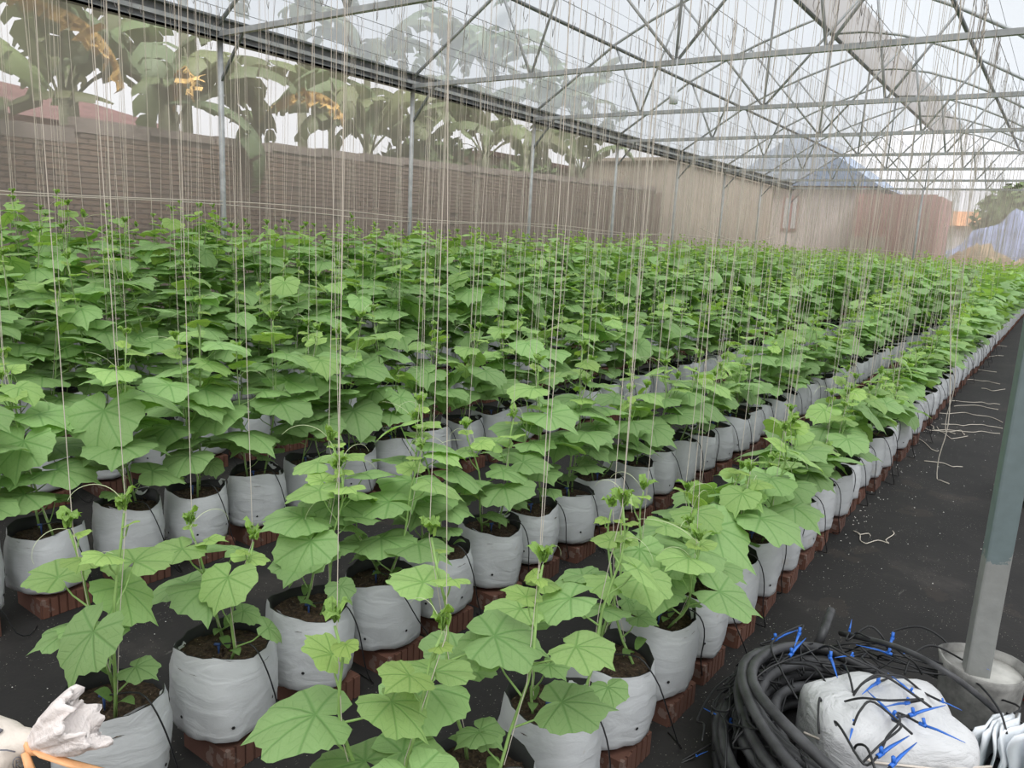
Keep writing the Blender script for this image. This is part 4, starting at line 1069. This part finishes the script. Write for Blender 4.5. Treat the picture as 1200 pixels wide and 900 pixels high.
# folded white bags in a green basket
fb = un(1172, 880, .12)
gx = empty('green_basket', (fb[0] - .02, fb[1] - .06, 0), 'green plastic basket holding folded white plastic at the lower right corner', 'basket', None, .4)
put('rim', MB().add(*loft([ring(.08, 0, 20), ring(.11, .12, 20), ring(.115, .13, 20), ring(.105, .13, 20)], closed_bottom=True)).mesh('rim', ['green_plastic']), parent=gx)
for i in range(8):
    mb = MB(); vs = []
    for q in range(7):
        for w in range(5):
            x = (w / 4 - .5) * .17; z = q / 6 * .16; vs.append((x + .01 * math.sin(q), .008 * math.sin(x * 40 + i) + .012 * math.sin(q * .8 + i) * q / 6, z))
    fs = [(a * 5 + b2, a * 5 + b2 + 1, (a + 1) * 5 + b2 + 1, (a + 1) * 5 + b2) for a in range(6) for b2 in range(4)]
    o = put('folded_bag', mb.add(vs, fs).mesh('folded_bag', ['white_plastic']), (fb[0] - .05 + .024 * i, fb[1] - .045 + .010 * i, .07), (0, U(-.1, .1), 1.25 + U(-.12, .12)))
    so_ = o.modifiers.new('s', 'SOLIDIFY'); so_.thickness = .006
    tag(o, f'folded white plastic bag in the green basket, {ordw(i)} from the left', 'plastic bag', 'folded white bags')
# plank and red thing by the right edge
pb = un(1198, 812, 0)
pl = tag(put('plank', MB().box((-.012, -.05, 0), (.012, .05, .42)).mesh('plank', ['wood'], False), (pb[0] + .03, pb[1] + .02, 0), (0, .06, .3)), 'pale wooden plank standing at the right edge behind the bucket', 'plank')
tag(put('red_cord', MB().tube(smooth([(0, 0, .01), (.01, .01, .1), (-.01, .02, .18), (.02, .0, .22)], 4), .012, 8).mesh('red_cord', ['red_plastic']), (pb[0] + .015, pb[1] - .08, 0)), 'glossy red plastic cord hanging beside the wooden plank', 'cord')
gp = un(1187, 587, 0)
gs = empty('grey_sack', (gp[0] + .24, gp[1] + .10, 0), 'light grey cloth sack on the walkway behind the right post', 'sack', None, .2)
put('body', sack('body', .24, .24, .34, 'cloth_grey', 8), parent=gs)
put('top_flap', MB().box((-.2, -.2, .33), (.2, .2, .345)).mesh('top_flap', ['white_plastic'], False), parent=gs)

# ================================================================ tied printed sack, lower left
Rv = Vector((0.81122491, 0.58253137, 0)).normalized(); Uv = Vector((0, 0, 1)); Fv = Vector((-.565, .803, 0)).normalized()
neck = Vector(un(38, 872, .75))
ts = empty('tied_sack', (neck.x - .22, neck.y - .12, 0), 'pale printed sack tied at its neck with an orange strip, lower left corner', 'sack')
org = Vector(ts.location)
cc = neck - Rv * .33
spine = smooth([Vector((cc.x, cc.y, 0)), Vector((cc.x, cc.y, .02)), Vector((cc.x, cc.y, .3)), Vector((cc.x, cc.y, .52)) + Rv * .02, cc + Rv * .09 - Uv * .13, cc + Rv * .17 - Uv * .07, cc + Rv * .25 - Uv * .025, neck - Rv * .02, neck], 3)
rk = [.17, .19, .225, .215, .175, .125, .07, .026, .017]
srad = [float(np.interp(q / 3, range(9), rk)) for q in range(len(spine))]
srad = [R_ * (1 + .02 * math.sin(q * 1.9)) for q, R_ in enumerate(srad)]
put('body', MB().tube([q - org for q in spine], srad, 36).mesh('body', ['sack_cream']), parent=ts)
D = (Rv * .78 + Uv * .46 - Fv * .05).normalized(); S1 = (Rv * .46 - Uv * .78).normalized(); S2 = Fv
rings = []; n2 = 64
for i, (d, ra, rb) in enumerate(((0, .016, .014), (.015, .022, .017), (.035, .033, .024), (.06, .042, .030), (.085, .049, .033), (.10, .052, .034), (.106, .048, .030))):
    rg = []
    for j in range(n2):
        a = 2 * math.pi * j / n2; pl_ = 1 + (.13 * math.sin(7 * a + i * .3) + .05 * math.sin(17 * a)) * min(1, d / .04)
        dd = d + (.012 * math.sin(5 * a + 1) + .006 * math.sin(13 * a)) * (d > .08)
        rg.append(neck - org + D * dd + S1 * ra * pl_ * math.cos(a) + S2 * rb * pl_ * math.sin(a))
    rings.append([tuple(q) for q in rg])
inner = [[tuple(Vector(q) * .0 + (Vector(q) - (neck - org)) * .8 + (neck - org)) for q in rings[-1]]]
put('gathered_top', MB().add(*loft(rings + inner, closed_top=True)).mesh('gathered_top', ['cloth_white']), parent=ts)
sp = [neck + Vector((0, 0, 0)) - Rv * .01, neck + Rv * .03 - Uv * .002 - Fv * .02, neck + Rv * .07 - Uv * .016 - Fv * .02, neck + Rv * .135 - Uv * .036 - Fv * .015]
k_ = MB().tube([q - org for q in sp], [.006, .009, .0085, .0075], 6, flat=.3)
k_.tube([q - org for q in (neck - Fv * .02, neck + Rv * .015 - Uv * .03 - Fv * .03, neck + Rv * .03 - Uv * .07 - Fv * .02)], [.006, .008, .006], 6, flat=.4)
ringp = [(neck - org) + D * .004 + (S1 * math.cos(a) + S2 * math.sin(a)) * .017 for a in [2 * math.pi * q / 12 for q in range(13)]]
k_.tube(ringp, .004, 6)
o = put('tie_strip', k_.mesh('tie_strip', ['orange_strip']), parent=ts); o['label'] = 'orange strip'
# print on the sack: circled mark, grey bar, dark dot
camv = Vector((0, 0, CAM_H))
def on_sack(pxl):
    z = 1.05
    while z > .3:
        q = Vector(un(*pxl, z))
        for a_, b_, ra, rb in zip(spine, spine[1:], srad, srad[1:]):
            d_ = b_ - a_; t_ = max(0, min(1, (q - a_).dot(d_) / max(1e-9, d_.length_squared)))
            if (q - a_ - d_ * t_).length <= ra + (rb - ra) * t_ + .002: return q
        z -= .003
    return q
def mark_ring(cx, cy, rx, ry):
    return [on_sack((cx + rx * math.cos(a), cy + ry * math.sin(a))) - org for a in [2 * math.pi * q / 16 for q in range(17)]]
pm = MB(); pm.tube(mark_ring(21, 895, 6, 8), .0009, 4)
pm.tube([on_sack(q) - org for q in ((19, 900), (19, 891), (22, 891), (23, 894), (19, 896), (24, 900))], .0008, 4)
pm.tube([on_sack(q) - org for q in ((0, 879), (8, 879), (18, 881))], .0022, 4, flat=.5)
pm.tube([on_sack(q) - org for q in ((-2, 856), (1, 857))], .005, 6, flat=.6)
put('print', pm.mesh('print', ['print_grey']), parent=ts)

# green leaf fallen on the roof film
q = onX(582, 82, -7.75)
tag(put('fallen_leaf', LEAVES[0], (q[0], q[1], 5.12), (0, -.55, .8), .22), 'dark green leaf lying on the roof film above the second left post', 'leaf').color = (.05, .14, .03, 1)
